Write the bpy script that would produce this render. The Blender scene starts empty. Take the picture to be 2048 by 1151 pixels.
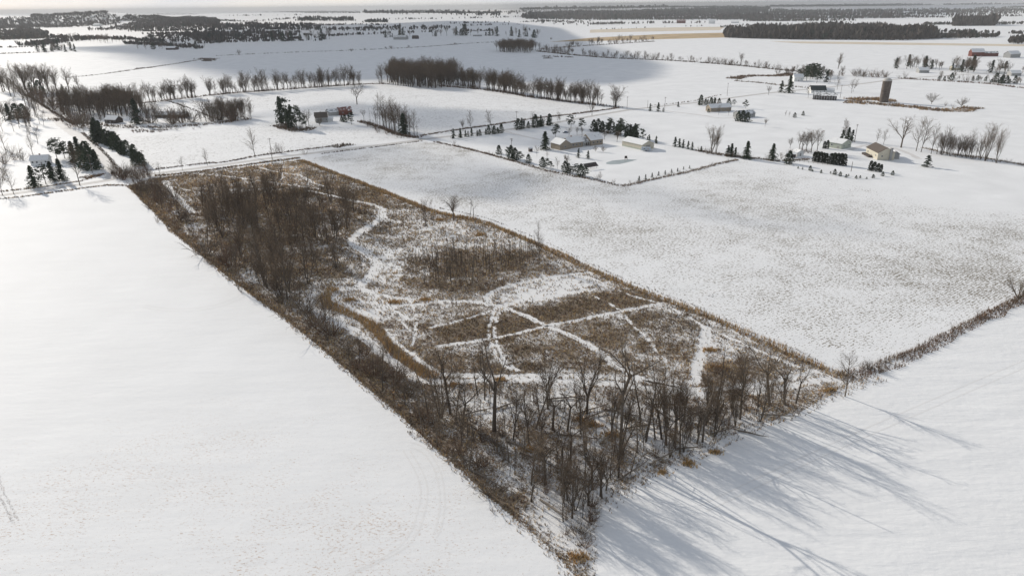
import bpy, math, random
import numpy as np
from mathutils import Vector
R = math.radians
sc = bpy.context.scene
col = sc.collection

# ------------------------------------------------------------------ camera, sky, sun, exposure
CAMH = 100.0; PITCH = R(22.4); ROLL = 0.011; F = 1365.0
cd = bpy.data.cameras.new('camera'); cam = bpy.data.objects.new('camera', cd); col.objects.link(cam)
cd.sensor_width = 36; cd.lens = 36 * F / 2048; cd.clip_start = 1; cd.clip_end = 90000
cp, sp = math.cos(PITCH), math.sin(PITCH)
Fw = np.array([0, cp, -sp]); R0 = np.array([1., 0, 0]); U0 = np.array([0, sp, cp])
Rt = R0 * math.cos(ROLL) - U0 * math.sin(ROLL); Up = U0 * math.cos(ROLL) + R0 * math.sin(ROLL)
from mathutils import Matrix
cam.matrix_world = Matrix(((Rt[0], Up[0], -Fw[0], 0), (Rt[1], Up[1], -Fw[1], 0), (Rt[2], Up[2], -Fw[2], CAMH), (0, 0, 0, 1)))
sc.camera = cam

SUN_EL, SUN_AZ = R(23), R(-44)            # ahead of the camera and to its left
SD = np.array([math.cos(SUN_EL) * math.sin(SUN_AZ), math.cos(SUN_EL) * math.cos(SUN_AZ), math.sin(SUN_EL)])
w = bpy.data.worlds.new('World'); sc.world = w; w.use_nodes = True
nt = w.node_tree; nt.nodes.clear()
sky = nt.nodes.new('ShaderNodeTexSky'); sky.sky_type = 'NISHITA'; sky.sun_disc = False
sky.sun_elevation = SUN_EL; sky.sun_rotation = SUN_AZ; sky.air_density = 1.0; sky.dust_density = 0.4; sky.ozone_density = 1.0; sky.altitude = 100
bg = nt.nodes.new('ShaderNodeBackground'); bg.inputs[1].default_value = 0.09
# thin broken cloud layer over the blue: pale grey-white, patchy by direction
tc = nt.nodes.new('ShaderNodeTexCoord'); nz = nt.nodes.new('ShaderNodeTexNoise'); nz.inputs['Scale'].default_value = 2.5; nz.inputs['Detail'].default_value = 5
mp = nt.nodes.new('ShaderNodeMapping'); mp.inputs['Scale'].default_value = (1, 1, 5); nt.links.new(tc.outputs['Generated'], mp.inputs[0]); nt.links.new(mp.outputs[0], nz.inputs['Vector'])
mr = nt.nodes.new('ShaderNodeMapRange'); mr.inputs[1].default_value = .3; mr.inputs[2].default_value = .65; mr.inputs[3].default_value = .72; mr.inputs[4].default_value = .95; nt.links.new(nz.outputs['Fac'], mr.inputs[0])
mw = nt.nodes.new('ShaderNodeMix'); mw.data_type = 'RGBA'; mw.inputs[7].default_value = (4.25, 4.6, 5.2, 1); nt.links.new(mr.outputs[0], mw.inputs[0]); nt.links.new(sky.outputs[0], mw.inputs[6])
sx = nt.nodes.new('ShaderNodeSeparateXYZ'); nt.links.new(tc.outputs['Generated'], sx.inputs[0])      # brighter, paler air towards the horizon
hr = nt.nodes.new('ShaderNodeMapRange'); hr.inputs[1].default_value = 0; hr.inputs[2].default_value = .12; hr.inputs[3].default_value = 2.0; hr.inputs[4].default_value = 1.0; nt.links.new(sx.outputs[2], hr.inputs[0])
vm = nt.nodes.new('ShaderNodeVectorMath'); vm.operation = 'SCALE'; nt.links.new(mw.outputs[2], vm.inputs[0]); nt.links.new(hr.outputs[0], vm.inputs[3])
wo = nt.nodes.new('ShaderNodeOutputWorld'); nt.links.new(vm.outputs[0], bg.inputs[0]); nt.links.new(bg.outputs[0], wo.inputs[0])
sl = bpy.data.lights.new('sun', 'SUN'); sl.energy = 3.7; sl.angle = R(0.6); sl.color = (1, 0.935, 0.84)
so = bpy.data.objects.new('sun', sl); col.objects.link(so)
so.rotation_euler = Vector(-SD).to_track_quat('-Z', 'Y').to_euler(); so.location = (0, 0, 300)
sc.view_settings.view_transform = 'Standard'; sc.view_settings.look = 'None'
sc.view_settings.exposure = 0.17; sc.view_settings.gamma = 1.0; sc.view_settings.use_curve_mapping = False

# ------------------------------------------------------------------ terrain and photo-to-ground mapping
HILLS = [(-3700, 5700, 800, 450, 62), (-3050, 5750, 330, 380, 45), (-6000, 7600, 900, 600, 105), (-1500, 7300, 2300, 1300, 50),
         (-3200, 8600, 1500, 900, 45), (2500, 15000, 4500, 2500, 45)]
def terr(x, y):
    x = np.asarray(x, float); y = np.asarray(y, float); z = np.zeros(np.broadcast(x, y).shape)
    for cx, cy, sx, sy, h in HILLS:
        z = z + h * np.exp(-((x - cx) / sx) ** 2 - ((y - cy) / sy) ** 2)
    return z * np.clip((y - 2600) / 1500, 0, 1)
def ray(px, py):
    d = Fw + (px - 1024) / F * Rt - (py - 575.5) / F * Up
    return d / np.linalg.norm(d)
def G(px, py):
    d = ray(px, py)
    def flat():
        k = -CAMH / min(d[2], -0.0035)
        return d[0] * k, d[1] * k
    x, y = flat()
    if y < 2600: return x, y
    t = 2500.0
    while t < 26000:
        X, Y, Z = d[0] * t, d[1] * t, CAMH + d[2] * t
        if Z <= terr(X, Y): return X, Y
        t += 40
    return d[0] * t, d[1] * t
def GP(pts): return np.array([G(*p) for p in pts])
def depth(x, y, z=0.0): return y * Fw[1] + (z - CAMH) * Fw[2]
def hpx(x, y, dpx, z=0.0):               # metres for dpx photo pixels of height, standing at x, y
    g = np.array([x, y, z - CAMH]); t = g @ Up / (g @ Fw) + dpx / F
    return (t * (g @ Fw) - g @ Up) / (Up[2] + t * -Fw[2])

# ------------------------------------------------------------------ numpy helpers
def inpoly(P, x, y):
    P = np.asarray(P); c = np.zeros(x.shape, bool); j = len(P) - 1
    for i in range(len(P)):
        xi, yi = P[i]; xj, yj = P[j]
        m = ((yi > y) != (yj > y)) & (x < (xj - xi) * (y - yi) / ((yj - yi) if yj != yi else 1e-9) + xi)
        c ^= m; j = i
    return c
def dline(P, x, y, closed=False):
    P = np.asarray(P); d = np.full(x.shape, 1e9); n = len(P)
    for i in range(n if closed else n - 1):
        a = P[i]; b = P[(i + 1) % n]; ab = b - a; L = ab @ ab + 1e-9
        t = np.clip(((x - a[0]) * ab[0] + (y - a[1]) * ab[1]) / L, 0, 1)
        d = np.minimum(d, np.hypot(x - a[0] - t * ab[0], y - a[1] - t * ab[1]))
    return d
_lat = np.random.RandomState(5).rand(256, 256)
def vnoise(x, y, s):
    x = np.asarray(x) / s + 1000; y = np.asarray(y) / s + 1000
    xi = np.floor(x).astype(int); yi = np.floor(y).astype(int); u = x - xi; v = y - yi
    u = u * u * (3 - 2 * u); v = v * v * (3 - 2 * v)
    g = lambda a, b: _lat[a % 256, b % 256]
    return (g(xi, yi) * (1 - u) + g(xi + 1, yi) * u) * (1 - v) + (g(xi, yi + 1) * (1 - u) + g(xi + 1, yi + 1) * u) * v
def fbm(x, y, s, o=3):
    r = 0; a = 1; t = 0
    for k in range(o): r = r + a * vnoise(x + 37 * k, y - 91 * k, s); t += a; a *= .5; s *= .5
    return r / t
def catmull(P, n=6):
    P = np.asarray(P, float); out = []
    for i in range(len(P) - 1):
        p0 = P[max(i - 1, 0)]; p1 = P[i]; p2 = P[i + 1]; p3 = P[min(i + 2, len(P) - 1)]
        for k in range(n):
            t = k / n
            out.append(.5 * (2 * p1 + (p2 - p0) * t + (2 * p0 - 5 * p1 + 4 * p2 - p3) * t * t + (3 * p1 - p0 - 3 * p2 + p3) * t ** 3))
    out.append(P[-1]); return np.array(out)

# ------------------------------------------------------------------ object helpers
def tag(o, label=None, cat=None, group=None, kind=None):
    if label: o['label'] = label
    if cat: o['category'] = cat
    if group: o['group'] = group
    if kind: o['kind'] = kind
    return o
def mesh_np(name, V, faces, mats, smooth=False, attrs=None, colors=None):
    me = bpy.data.meshes.new(name); V = np.asarray(V, np.float32)
    fl = [np.asarray(f, np.int32) for f in faces if len(f)]
    idx = np.concatenate([f.ravel() for f in fl]); cnt = np.concatenate([np.full(len(f), f.shape[1], np.int32) for f in fl])
    st = np.concatenate([[0], np.cumsum(cnt)[:-1]]).astype(np.int32)
    me.vertices.add(len(V)); me.vertices.foreach_set('co', V.ravel())
    me.loops.add(len(idx)); me.loops.foreach_set('vertex_index', idx)
    me.polygons.add(len(cnt)); me.polygons.foreach_set('loop_start', st); me.polygons.foreach_set('loop_total', cnt)
    me.polygons.foreach_set('use_smooth', np.full(len(cnt), smooth))
    for m in (mats if isinstance(mats, (list, tuple)) else [mats]): me.materials.append(m)
    me.update(calc_edges=True)
    for k, a in (attrs or {}).items():
        at = me.attributes.new(k, 'FLOAT', 'POINT'); at.data.foreach_set('value', np.asarray(a, np.float32).ravel())
    if colors is not None:
        at = me.attributes.new('col', 'FLOAT_COLOR', 'POINT'); c = np.ones((len(V), 4), np.float32); c[:, :3] = colors
        at.data.foreach_set('color', c.ravel())
    return me
def link(name, me, parent=None, loc=None):
    o = bpy.data.objects.new(name, me); col.objects.link(o)
    if parent is not None: o.parent = parent
    if loc is not None: o.location = loc
    return o
def empty(name, loc, rz=0.0):
    o = bpy.data.objects.new(name, None); col.objects.link(o); o.location = loc; o.rotation_euler = (0, 0, rz); return o
class MB:
    def __init__(s): s.v = []; s.f = []
    def poly(s, pts, faces):
        n = len(s.v); s.v += [tuple(p) for p in pts]; s.f += [tuple(i + n for i in f) for f in faces]; return s
    def box(s, x0, y0, z0, x1, y1, z1):
        return s.poly([(x0, y0, z0), (x1, y0, z0), (x1, y1, z0), (x0, y1, z0), (x0, y0, z1), (x1, y0, z1), (x1, y1, z1), (x0, y1, z1)],
                      [(0, 3, 2, 1), (4, 5, 6, 7), (0, 1, 5, 4), (1, 2, 6, 5), (2, 3, 7, 6), (3, 0, 4, 7)])
    def tube(s, pts, rad, n=8, cap=True):
        pts = [Vector(p) for p in pts]; k0 = len(s.v)
        for i, p in enumerate(pts):
            d = (pts[min(i + 1, len(pts) - 1)] - pts[max(i - 1, 0)]).normalized()
            a = d.cross(Vector((0.13, 0.97, 0.2)));  a = a if a.length > .1 else d.cross(Vector((1, 0, 0))); a.normalize(); b = d.cross(a)
            r = rad[i] if isinstance(rad, (list, tuple)) else rad
            s.v += [tuple(p + a * r * math.cos(2 * math.pi * j / n) + b * r * math.sin(2 * math.pi * j / n)) for j in range(n)]
        for i in range(len(pts) - 1):
            s.f += [(k0 + i * n + j, k0 + i * n + (j + 1) % n, k0 + (i + 1) * n + (j + 1) % n, k0 + (i + 1) * n + j) for j in range(n)]
        if cap:
            s.f.append(tuple(k0 + j for j in range(n))[::-1]); s.f.append(tuple(k0 + (len(pts) - 1) * n + j for j in range(n)))
        return s
    def build(s, name, mat, parent=None, loc=None):
        me = bpy.data.meshes.new(name); me.from_pydata(s.v, [], s.f); me.materials.append(mat); me.update()
        return link(name, me, parent, loc)

# ------------------------------------------------------------------ materials
def newmat(name):
    m = bpy.data.materials.new(name); m.use_nodes = True; nt = m.node_tree
    b = nt.nodes['Principled BSDF']; b.inputs['Roughness'].default_value = .85
    b.inputs['Specular IOR Level'].default_value = .15
    return m, nt, b
def N(nt, t, **kw):
    n = nt.nodes.new(t)
    for k, v in kw.items():
        if k.startswith('i_'): n.inputs[int(k[2:])].default_value = v
        else: setattr(n, k, v)
    return n
def noise(nt, vec, scale, det=3, rough=.55):
    n = N(nt, 'ShaderNodeTexNoise'); n.inputs['Scale'].default_value = scale; n.inputs['Detail'].default_value = det; n.inputs['Roughness'].default_value = rough
    nt.links.new(vec, n.inputs['Vector']); return n.outputs['Fac']
def ramp(nt, fac, stops):
    n = N(nt, 'ShaderNodeValToRGB'); e = n.color_ramp.elements
    while len(e) < len(stops): e.new(.5)
    for i, (p, c) in enumerate(stops):
        e[i].position = p; e[i].color = (c if isinstance(c, tuple) else (c, c, c)) + (1,)
    nt.links.new(fac, n.inputs[0]); return n.outputs[0]
def mth(nt, op, a, b=None, c=None, clamp=False):
    n = N(nt, 'ShaderNodeMath', operation=op, use_clamp=clamp)
    for i, v in enumerate((a, b, c)):
        if v is None: continue
        if isinstance(v, (int, float)): n.inputs[i].default_value = v
        else: nt.links.new(v, n.inputs[i])
    return n.outputs[0]
def mixc(nt, f, a, b):
    n = N(nt, 'ShaderNodeMix', data_type='RGBA')
    for s, v in ((n.inputs[0], f), (n.inputs[6], a), (n.inputs[7], b)):
        if isinstance(v, (int, float)): s.default_value = v
        elif isinstance(v, tuple): s.default_value = v + (1,)
        else: nt.links.new(v, s)
    return n.outputs[2]
def coords(nt, rot=0.0, sc_=(1, 1, 1)):
    g = N(nt, 'ShaderNodeTexCoord'); m = N(nt, 'ShaderNodeMapping'); m.inputs['Rotation'].default_value = (0, 0, rot); m.inputs['Scale'].default_value = sc_
    nt.links.new(g.outputs['Object'], m.inputs[0]); return m.outputs[0]
def bump(nt, b, h, strength, dist):
    n = N(nt, 'ShaderNodeBump'); n.inputs['Strength'].default_value = strength; n.inputs['Distance'].default_value = dist
    nt.links.new(h, n.inputs['Height']); nt.links.new(n.outputs[0], b.inputs['Normal'])
SNOW = (.79, .788, .782)
def mat_plain(name, c, rough=.8, var=.15, scale=3.0, metal=0.0):
    m, nt, b = newmat(name); v = coords(nt)
    f = noise(nt, v, scale)
    d = tuple(x * (1 - var) for x in c); l = tuple(min(1, x * (1 + var)) for x in c)
    nt.links.new(ramp(nt, f, [(.3, d), (.7, l)]), b.inputs['Base Color']); b.inputs['Roughness'].default_value = rough; b.inputs['Metallic'].default_value = metal
    return m
def attr(nt, name):
    n = N(nt, 'ShaderNodeAttribute'); n.attribute_name = name; return n
def mat_snow(name, thr=.72, speck=(.20, .16, .12), rot=0.0, stretch=2.0, scale=1.4, patch=.5, soft=.05, tint=SNOW, big=.03, useattr=False, rows=0.0, bmp=.25):
    """snow with stubble or clods poking through where fine noise passes a threshold that drifts over the field"""
    m, nt, b = newmat(name)
    v = coords(nt, rot, (1 / stretch, 1, 1)); v2 = coords(nt)
    fine = mth(nt, 'ADD', mth(nt, 'MULTIPLY', noise(nt, v, scale, 2, .6), .55), mth(nt, 'MULTIPLY', noise(nt, v2, scale * 2.7, 2, .6), .45)); drift = noise(nt, v2, .018, 3); mid = noise(nt, v2, .10, 4, .65)
    th = mth(nt, 'SUBTRACT', thr + patch * .25, mth(nt, 'MULTIPLY', drift, patch * .5))
    th = mth(nt, 'SUBTRACT', th, mth(nt, 'MULTIPLY', mth(nt, 'SUBTRACT', mid, .5), .20))
    if useattr: th = mth(nt, 'SUBTRACT', th, attr(nt, 'dens').outputs['Fac'])
    if rows:
        wv = N(nt, 'ShaderNodeTexWave', wave_type='BANDS', bands_direction='Y'); wv.inputs['Scale'].default_value = rows; wv.inputs['Distortion'].default_value = 1.2
        wv.inputs['Detail'].default_value = 1; wv.inputs['Detail Scale'].default_value = .3
        nt.links.new(coords(nt, rot), wv.inputs[0])
        rw = mth(nt, 'MULTIPLY', mth(nt, 'SUBTRACT', wv.outputs['Fac'], .5), mth(nt, 'MULTIPLY', attr(nt, 'rows').outputs['Fac'], .055))
        th = mth(nt, 'SUBTRACT', th, rw)
    f = mth(nt, 'DIVIDE', mth(nt, 'SUBTRACT', fine, th), soft, clamp=True)
    s = ramp(nt, noise(nt, v2, .045, 4), [(.3, tuple(x * (1 - big) for x in tint)), (.7, tuple(min(.86, x * (1 + big)) for x in tint))])
    sp2 = mixc(nt, noise(nt, v2, .9, 1), speck, tuple(x * 1.8 for x in speck))
    nt.links.new(mixc(nt, f, s, sp2), b.inputs['Base Color'])
    h = mth(nt, 'ADD', mth(nt, 'ADD', mth(nt, 'MULTIPLY', noise(nt, v2, .5, 5), .6), mth(nt, 'MULTIPLY', noise(nt, coords(nt, R(-35), (.25, 1, 1)), .16, 4), 2.6)), mth(nt, 'MULTIPLY', f, .25))
    bump(nt, b, h, bmp, .35); b.inputs['Roughness'].default_value = .7
    return m
def mat_cover():
    m, nt, b = newmat('parcel_litter'); v = coords(nt)
    a = attr(nt, 'cover').outputs['Fac']
    f1 = noise(nt, v, 2.3, 5, .75); f2 = noise(nt, v, .35, 3, .6)
    f = mth(nt, 'ADD', mth(nt, 'MULTIPLY', f1, .65), mth(nt, 'MULTIPLY', f2, .35))
    fac = mth(nt, 'DIVIDE', mth(nt, 'SUBTRACT', mth(nt, 'ADD', a, f), .95), .10, clamp=True)
    br = mixc(nt, noise(nt, v, .08, 3), (.19, .142, .10), (.36, .285, .20))
    br = mixc(nt, noise(nt, v, 2.7, 2), br, (.12, .09, .068))
    nt.links.new(mixc(nt, fac, (.78, .77, .755), br), b.inputs['Base Color'])
    bump(nt, b, f, .5, .5); return m
def mat_col(name, mul=1.0):
    m, nt, b = newmat(name); c = attr(nt, 'col')
    nt.links.new(c.outputs['Color'], b.inputs['Base Color']); b.inputs['Roughness'].default_value = .9; return m
def mat_bark(name, lo, hi):
    m, nt, b = newmat(name); oi = N(nt, 'ShaderNodeObjectInfo')
    v = coords(nt); n = noise(nt, v, 8.0, 3)
    f = mth(nt, 'ADD', mth(nt, 'MULTIPLY', oi.outputs['Random'], .7), mth(nt, 'MULTIPLY', n, .5), clamp=True)
    nt.links.new(mixc(nt, f, lo, hi), b.inputs['Base Color']); b.inputs['Roughness'].default_value = .9; return m
M = {}
M['bark'] = mat_bark('bark', (.055, .043, .034), (.17, .14, .11))
M['twig'] = mat_bark('twigs', (.10, .072, .05), (.20, .148, .10))
M['poletwig'] = mat_bark('pole_twigs', (.055, .05, .034), (.12, .105, .07))
M['shrub'] = mat_bark('shrub_stems', (.10, .060, .040), (.22, .135, .085))
M['shrubgrey'] = mat_bark('shrub_stems_grey', (.11, .088, .062), (.23, .18, .13))
M['needle'] = mat_bark('needles', (.022, .034, .022), (.05, .068, .038))
M['arbor'] = mat_bark('arborvitae_foliage', (.02, .026, .018), (.035, .045, .028))
M['log'] = mat_bark('dead_wood', (.14, .12, .10), (.28, .24, .2))
M['grass'] = mat_col('dead_grass')
M['litter'] = mat_cover()
M['smooth'] = mat_snow('snow_smooth', thr=.80, patch=.3, scale=1.1, bmp=.22)
M['base'] = mat_snow('snow_base', thr=.84, patch=.25, scale=.5, big=.06, bmp=.15)
M['leftfield'] = mat_snow('snow_left_field', thr=.605, patch=.0, scale=2.2, stretch=1.8, rot=R(38), speck=(.40, .33, .28), useattr=True)
M['rightfield'] = mat_snow('snow_drifted', thr=.86, patch=.1, scale=1.2, stretch=5, rot=R(-40), big=.02, bmp=.5)
M['stubble'] = mat_snow('snow_stubble', thr=.528, patch=.42, scale=1.05, stretch=1.15, rot=R(-38), speck=(.17, .15, .12), useattr=True, rows=.30, soft=.06)
M['grain'] = mat_snow('snow_grain', thr=.54, patch=.2, scale=.5, stretch=1.2, rot=R(20), speck=(.2, .19, .17), soft=.09)
M['tan'] = mat_plain('cut_stubble', (.46, .34, .2), scale=.02, var=.25)
M['paletan'] = mat_plain('pale_stubble', (.62, .54, .43), scale=.02, var=.12)
M['road'] = mat_snow('snowy_road', thr=.60, patch=.05, scale=.8, stretch=1.2, speck=(.36, .34, .31), soft=.2, tint=(.66, .64, .62))
M['trail'] = mat_snow('trail_snow', thr=.61, patch=.12, scale=1.6, stretch=1, speck=(.2, .14, .09), soft=.10, tint=(.74, .73, .715))
M['rut'] = mat_plain('wheel_rut', (.33, .31, .285), scale=.6, var=.3)
M['ditch'] = mat_plain('ditch_grass', (.12, .09, .065), scale=.5, var=.4)

# ------------------------------------------------------------------ sheets
def sheet(name, pix, mat, z, world=False, grid=None, attrf=None, kind='structure'):
    P = np.asarray(pix, float) if world else GP(pix)
    if grid is None:
        import mathutils
        tri = mathutils.geometry.tessellate_polygon([[Vector((a, b, 0)) for a, b in P]])
        V = np.c_[P, np.full(len(P), z)]
        f = []
        for t in tri:
            a, b, c = (P[i] for i in t); cr = (b[0] - a[0]) * (c[1] - a[1]) - (b[1] - a[1]) * (c[0] - a[0])
            f.append(t if cr > 0 else t[::-1])
        me = mesh_np(name, V, [np.array(f)], mat)
    else:
        x0, y0 = P.min(0); x1, y1 = P.max(0); xs = np.arange(x0, x1 + grid, grid); ys = np.arange(y0, y1 + grid, grid)
        X, Y = np.meshgrid(xs, ys); I = np.arange(X.size).reshape(X.shape)
        cx = (X[:-1, :-1] + grid / 2); cy = (Y[:-1, :-1] + grid / 2)
        jx = (fbm(cx, cy, 3) - .5) * 1.2
        m = inpoly(P, cx + jx, cy - jx)
        f = np.stack([I[:-1, :-1][m], I[:-1, 1:][m], I[1:, 1:][m], I[1:, :-1][m]], 1)
        used = np.unique(f); mp = np.full(X.size, -1); mp[used] = np.arange(len(used))
        x = X.ravel()[used]; y = Y.ravel()[used]
        me = mesh_np(name, np.c_[x, y, np.full(len(x), z)], [mp[f]], mat, attrs=attrf(x, y) if attrf else None)
    return tag(link(name, me), kind=kind)
def ribbon(name, pix, width, mat, z, jag=.25, world=False, kind='structure', off=0.0):
    P = np.asarray(pix, float) if world else GP(pix)
    C = catmull(P, 10); seg = np.hypot(*np.diff(C, axis=0).T); L = np.r_[0, np.cumsum(seg)]
    n = max(4, int(L[-1] / max(width * .5, L[-1] / 500))); s = np.linspace(0, L[-1], n)
    X = np.interp(s, L, C[:, 0]); Y = np.interp(s, L, C[:, 1])
    tx = np.gradient(X); ty = np.gradient(Y); l = np.hypot(tx, ty) + 1e-9; nx, ny = -ty / l, tx / l
    a = width / 2 * (1 + jag * 2 * (fbm(s, s * 0 + 3, width, 2) - .5) * 2); b = width / 2 * (1 + jag * 2 * (fbm(s, s * 0 + 77, width, 2) - .5) * 2)
    V = np.r_[np.c_[X + nx * (a + off), Y + ny * (a + off), np.full(n, z)], np.c_[X - nx * (b - off), Y - ny * (b - off), np.full(n, z)]]
    i = np.arange(n - 1)
    me = mesh_np(name, V, [np.stack([i, i + n, i + n + 1, i + 1], 1)], mat)
    return tag(link(name, me), kind=kind)

# base ground with far hills
u = np.linspace(-1, 1, 301); xs = np.sign(u) * (np.abs(u) * 3000 + 37000 * np.abs(u) ** 4)
v = np.linspace(0, 1, 301); ys = -400 + v * 9400 + 31000 * v ** 5
X, Y = np.meshgrid(xs, ys); I = np.arange(X.size).reshape(X.shape)
f = np.stack([I[:-1, :-1].ravel(), I[:-1, 1:].ravel(), I[1:, 1:].ravel(), I[1:, :-1].ravel()], 1)
tag(link('snowy_ground', mesh_np('snowy_ground', np.c_[X.ravel(), Y.ravel(), terr(X, Y).ravel()], [f], M['base'], smooth=True)), kind='structure')

EDGE_L = [(256, 372), (309, 425), (351, 468), (396, 503), (446, 546), (518, 600), (568, 636), (613, 672), (687, 733), (729, 770), (803, 833), (866, 892), (929, 948), (990, 1004), (1054, 1056), (1112, 1108), (1152, 1151), (1190, 1200)]
EDGE_N = [(1190, 1200), (1190, 1120), (1195, 1060), (1200, 1015), (1240, 985), (1330, 935), (1400, 905), (1450, 875), (1520, 848), (1600, 822), (1665, 788), (1760, 755), (1850, 712), (1950, 668), (2048, 622), (2300, 520)]
ROW = [(600, 321), (700, 358), (800, 397), (870, 424), (960, 443), (1030, 470), (1100, 500), (1200, 548), (1290, 585), (1400, 626), (1500, 670), (1600, 715), (1690, 757)]
ROAD2 = [(-300, 431), (0, 391), (100, 377), (200, 363), (240, 355), (310, 347), (400, 336), (520, 319), (600, 309), (700, 297), (800, 285), (860, 277), (1000, 261), (1100, 247), (1180, 233), (1250, 221), (1300, 215), (1400, 204), (1530, 187), (1640, 176), (1720, 168), (1800, 158), (1900, 151), (2100, 141)]
ROAD1 = [(228, 356), (205, 318), (178, 287), (127, 251), (84, 218), (58, 196), (36, 178), (5, 160), (-60, 132)]
PARCEL = [(305, 357), (600, 320)] + ROW[1:] + [(1690, 775)] + EDGE_N[10::-1] + EDGE_L[::-1]
LEFT_F = [(-300, 425), (0, 397), (120, 383), (210, 373), (258, 373)] + EDGE_L[1:] + [(1190, 1400), (-900, 1400), (-900, 600)]
NEAR_F = EDGE_N + [(2600, 600), (2600, 1400), (1190, 1400)]
STUB = [(615, 318), (700, 303), (845, 284), (880, 286), (940, 301), (1040, 327), (1100, 343), (1240, 372), (1380, 345), (1480, 322), (1560, 331), (1700, 362), (1850, 385), (2048, 415), (2300, 460), (2300, 510), (2048, 588), (1950, 644), (1870, 689), (1800, 717), (1700, 724), (1640, 716)] + [(p[0] + 8, p[1] - 8) for p in ROW[::-1][1:-1]]
wL, wN, wRow, wPar, wStub = GP(EDGE_L), GP(EDGE_N), GP(ROW), GP(PARCEL), GP(STUB)

bl = np.array(G(60, 1010)); bl2 = np.array(G(430, 900)); bl3 = np.array(G(700, 1120))
def left_attr(x, y):
    d = .055 * np.exp(-((x - bl[0]) ** 2 + (y - bl[1]) ** 2) / 28 ** 2) + .05 * np.exp(-((x - bl2[0]) ** 2 + (y - bl2[1]) ** 2) / 26 ** 2) + .07 * np.exp(-((x - bl3[0]) ** 2 + (y - bl3[1]) ** 2) / 30 ** 2)
    far = np.clip((y - 120) / 150, 0, 1)
    return {'dens': d - .02 - .06 * far + .04 * (fbm(x, y, 40) - .5), 'rows': np.clip(1 - far, 0, 1) * .8}
sheet('left_field', LEFT_F, M['leftfield'], .004, grid=4, attrf=left_attr)
tag(bpy.data.objects['left_field'], kind='structure')
sheet('near_field', NEAR_F, M['rightfield'], .004, grid=6)
nearE = GP([(1640, 718), (1700, 724), (1800, 717), (1870, 689), (1950, 644), (2048, 588), (2300, 510)])
def stub_attr(x, y):
    dE = dline(nearE, x, y); dR = dline(wRow, x, y)
    a = .03 * (fbm(x, y, 60) - .5) * 2 - .04 * np.exp(-dR / 14) - .05 * np.exp(-dE / 6)
    sw = dline(GP([(1740, 640), (2048, 560)]), x, y); a += .035 * np.exp(-sw / 22)
    top = dline(GP([(1560, 331), (1700, 362), (2048, 415), (2300, 460)]), x, y); a -= .10 * np.exp(-top / 18)
    return {'dens': a, 'rows': np.exp(-(dE / 45) ** 2) + .5 * np.exp(-(dR / 14) ** 2)}
sheet('stubble_field', STUB, M['stubble'], .006, grid=4, attrf=stub_attr)
sheet('far_stubble_field', [(620, 303), (700, 290), (830, 272), (760, 262), (640, 250), (600, 232), (520, 245), (430, 262), (240, 275), (300, 330), (420, 326), (520, 312)], M['grain'], .004)
sheet('grainy_field', [(370, 204), (520, 188), (700, 173), (760, 169), (900, 178), (960, 186), (1060, 200), (1150, 210), (1215, 222), (1180, 228), (1000, 256), (870, 272), (800, 255), (730, 240), (640, 232), (560, 220), (480, 215)], M['grain'], .004)
sheet('tan_field', [(1100, 84), (1200, 82), (1310, 79), (1455, 75), (1455, 66), (1330, 69), (1180, 76)], M['tan'], .06)
sheet('pale_field', [(1540, 83), (1700, 84), (2048, 89), (2300, 92), (2300, 98), (2048, 93), (1800, 90), (1600, 87)], M['paletan'], .06)
sheet('cream_field', [(1180, 66), (1440, 61), (1450, 54), (1300, 56), (1180, 60)], M['paletan'], .05)
ribbon('cross_road', ROAD2, 7.5, M['road'], .012, .12)
ribbon('side_road', ROAD1, 9.5, M['road'], .010, .12)
for o_ in (-1.6, 1.4):
    ribbon('wheel_track', ROAD2, .9, M['rut'], .018, .4, off=o_)
ribbon('driveway', [(1010, 262), (1030, 268), (1060, 275), (1095, 281), (1130, 276), (1170, 268)], 3.5, M['road'], .012)
ribbon('driveway', [(1330, 222), (1400, 230), (1440, 236), (1480, 235)], 4, M['road'], .012)
ribbon('driveway', [(845, 279), (780, 262), (700, 247), (680, 238)], 4, M['trail'], .012)
ribbon('driveway', [(1840, 318), (1800, 300), (1740, 290), (1700, 300)], 4, M['road'], .012)
ribbon('driveway', [(178, 287), (205, 276), (228, 268), (232, 250)], 4, M['trail'], .012)

M['track'] = mat_snow('pressed_snow', thr=.60, patch=.2, scale=2.2, stretch=1, speck=(.50, .46, .41), tint=(.755, .745, .73), soft=.15)
def arc(cx, cy, rx, ry, a0, a1, n=24): return [(cx + rx * math.cos(R(a0 + (a1 - a0) * k / n)), cy + ry * math.sin(R(a0 + (a1 - a0) * k / n))) for k in range(n + 1)]
tk = []
for r_ in (0, 10): tk += [arc(360, 560, 150 - r_, 62 - r_ * .5, -70, 120), arc(820, 1000, 60 + r_, 105 + r_, -90, 40)]
tk += [[(820, 900), (852, 960), (850, 1020), (815, 1090), (700, 1150)], [(806, 900), (838, 960), (836, 1020), (801, 1090), (690, 1150)], [(1400, 1010), (1700, 870), (2048, 720)], [(1412, 1022), (1712, 882), (2060, 730)]]
for q in tk: ribbon('wheel_track', q, .38, M['track'], .016, .45)
for r_ in range(5):
    for cx, cy in ((1380, 590), (1452, 604), (1560, 668)): ribbon('wheel_track', arc(cx, cy, 46 - r_ * 8, 19 - r_ * 3.4, 150, 395), .45, M['smooth'], .018, .4)
ribbon('wheel_track', [(700, 440), (900, 520)][0:0] or [(1300, 470), (1500, 520), (1700, 560), (1900, 560)], .6, M['smooth'], .018, .4)

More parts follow.
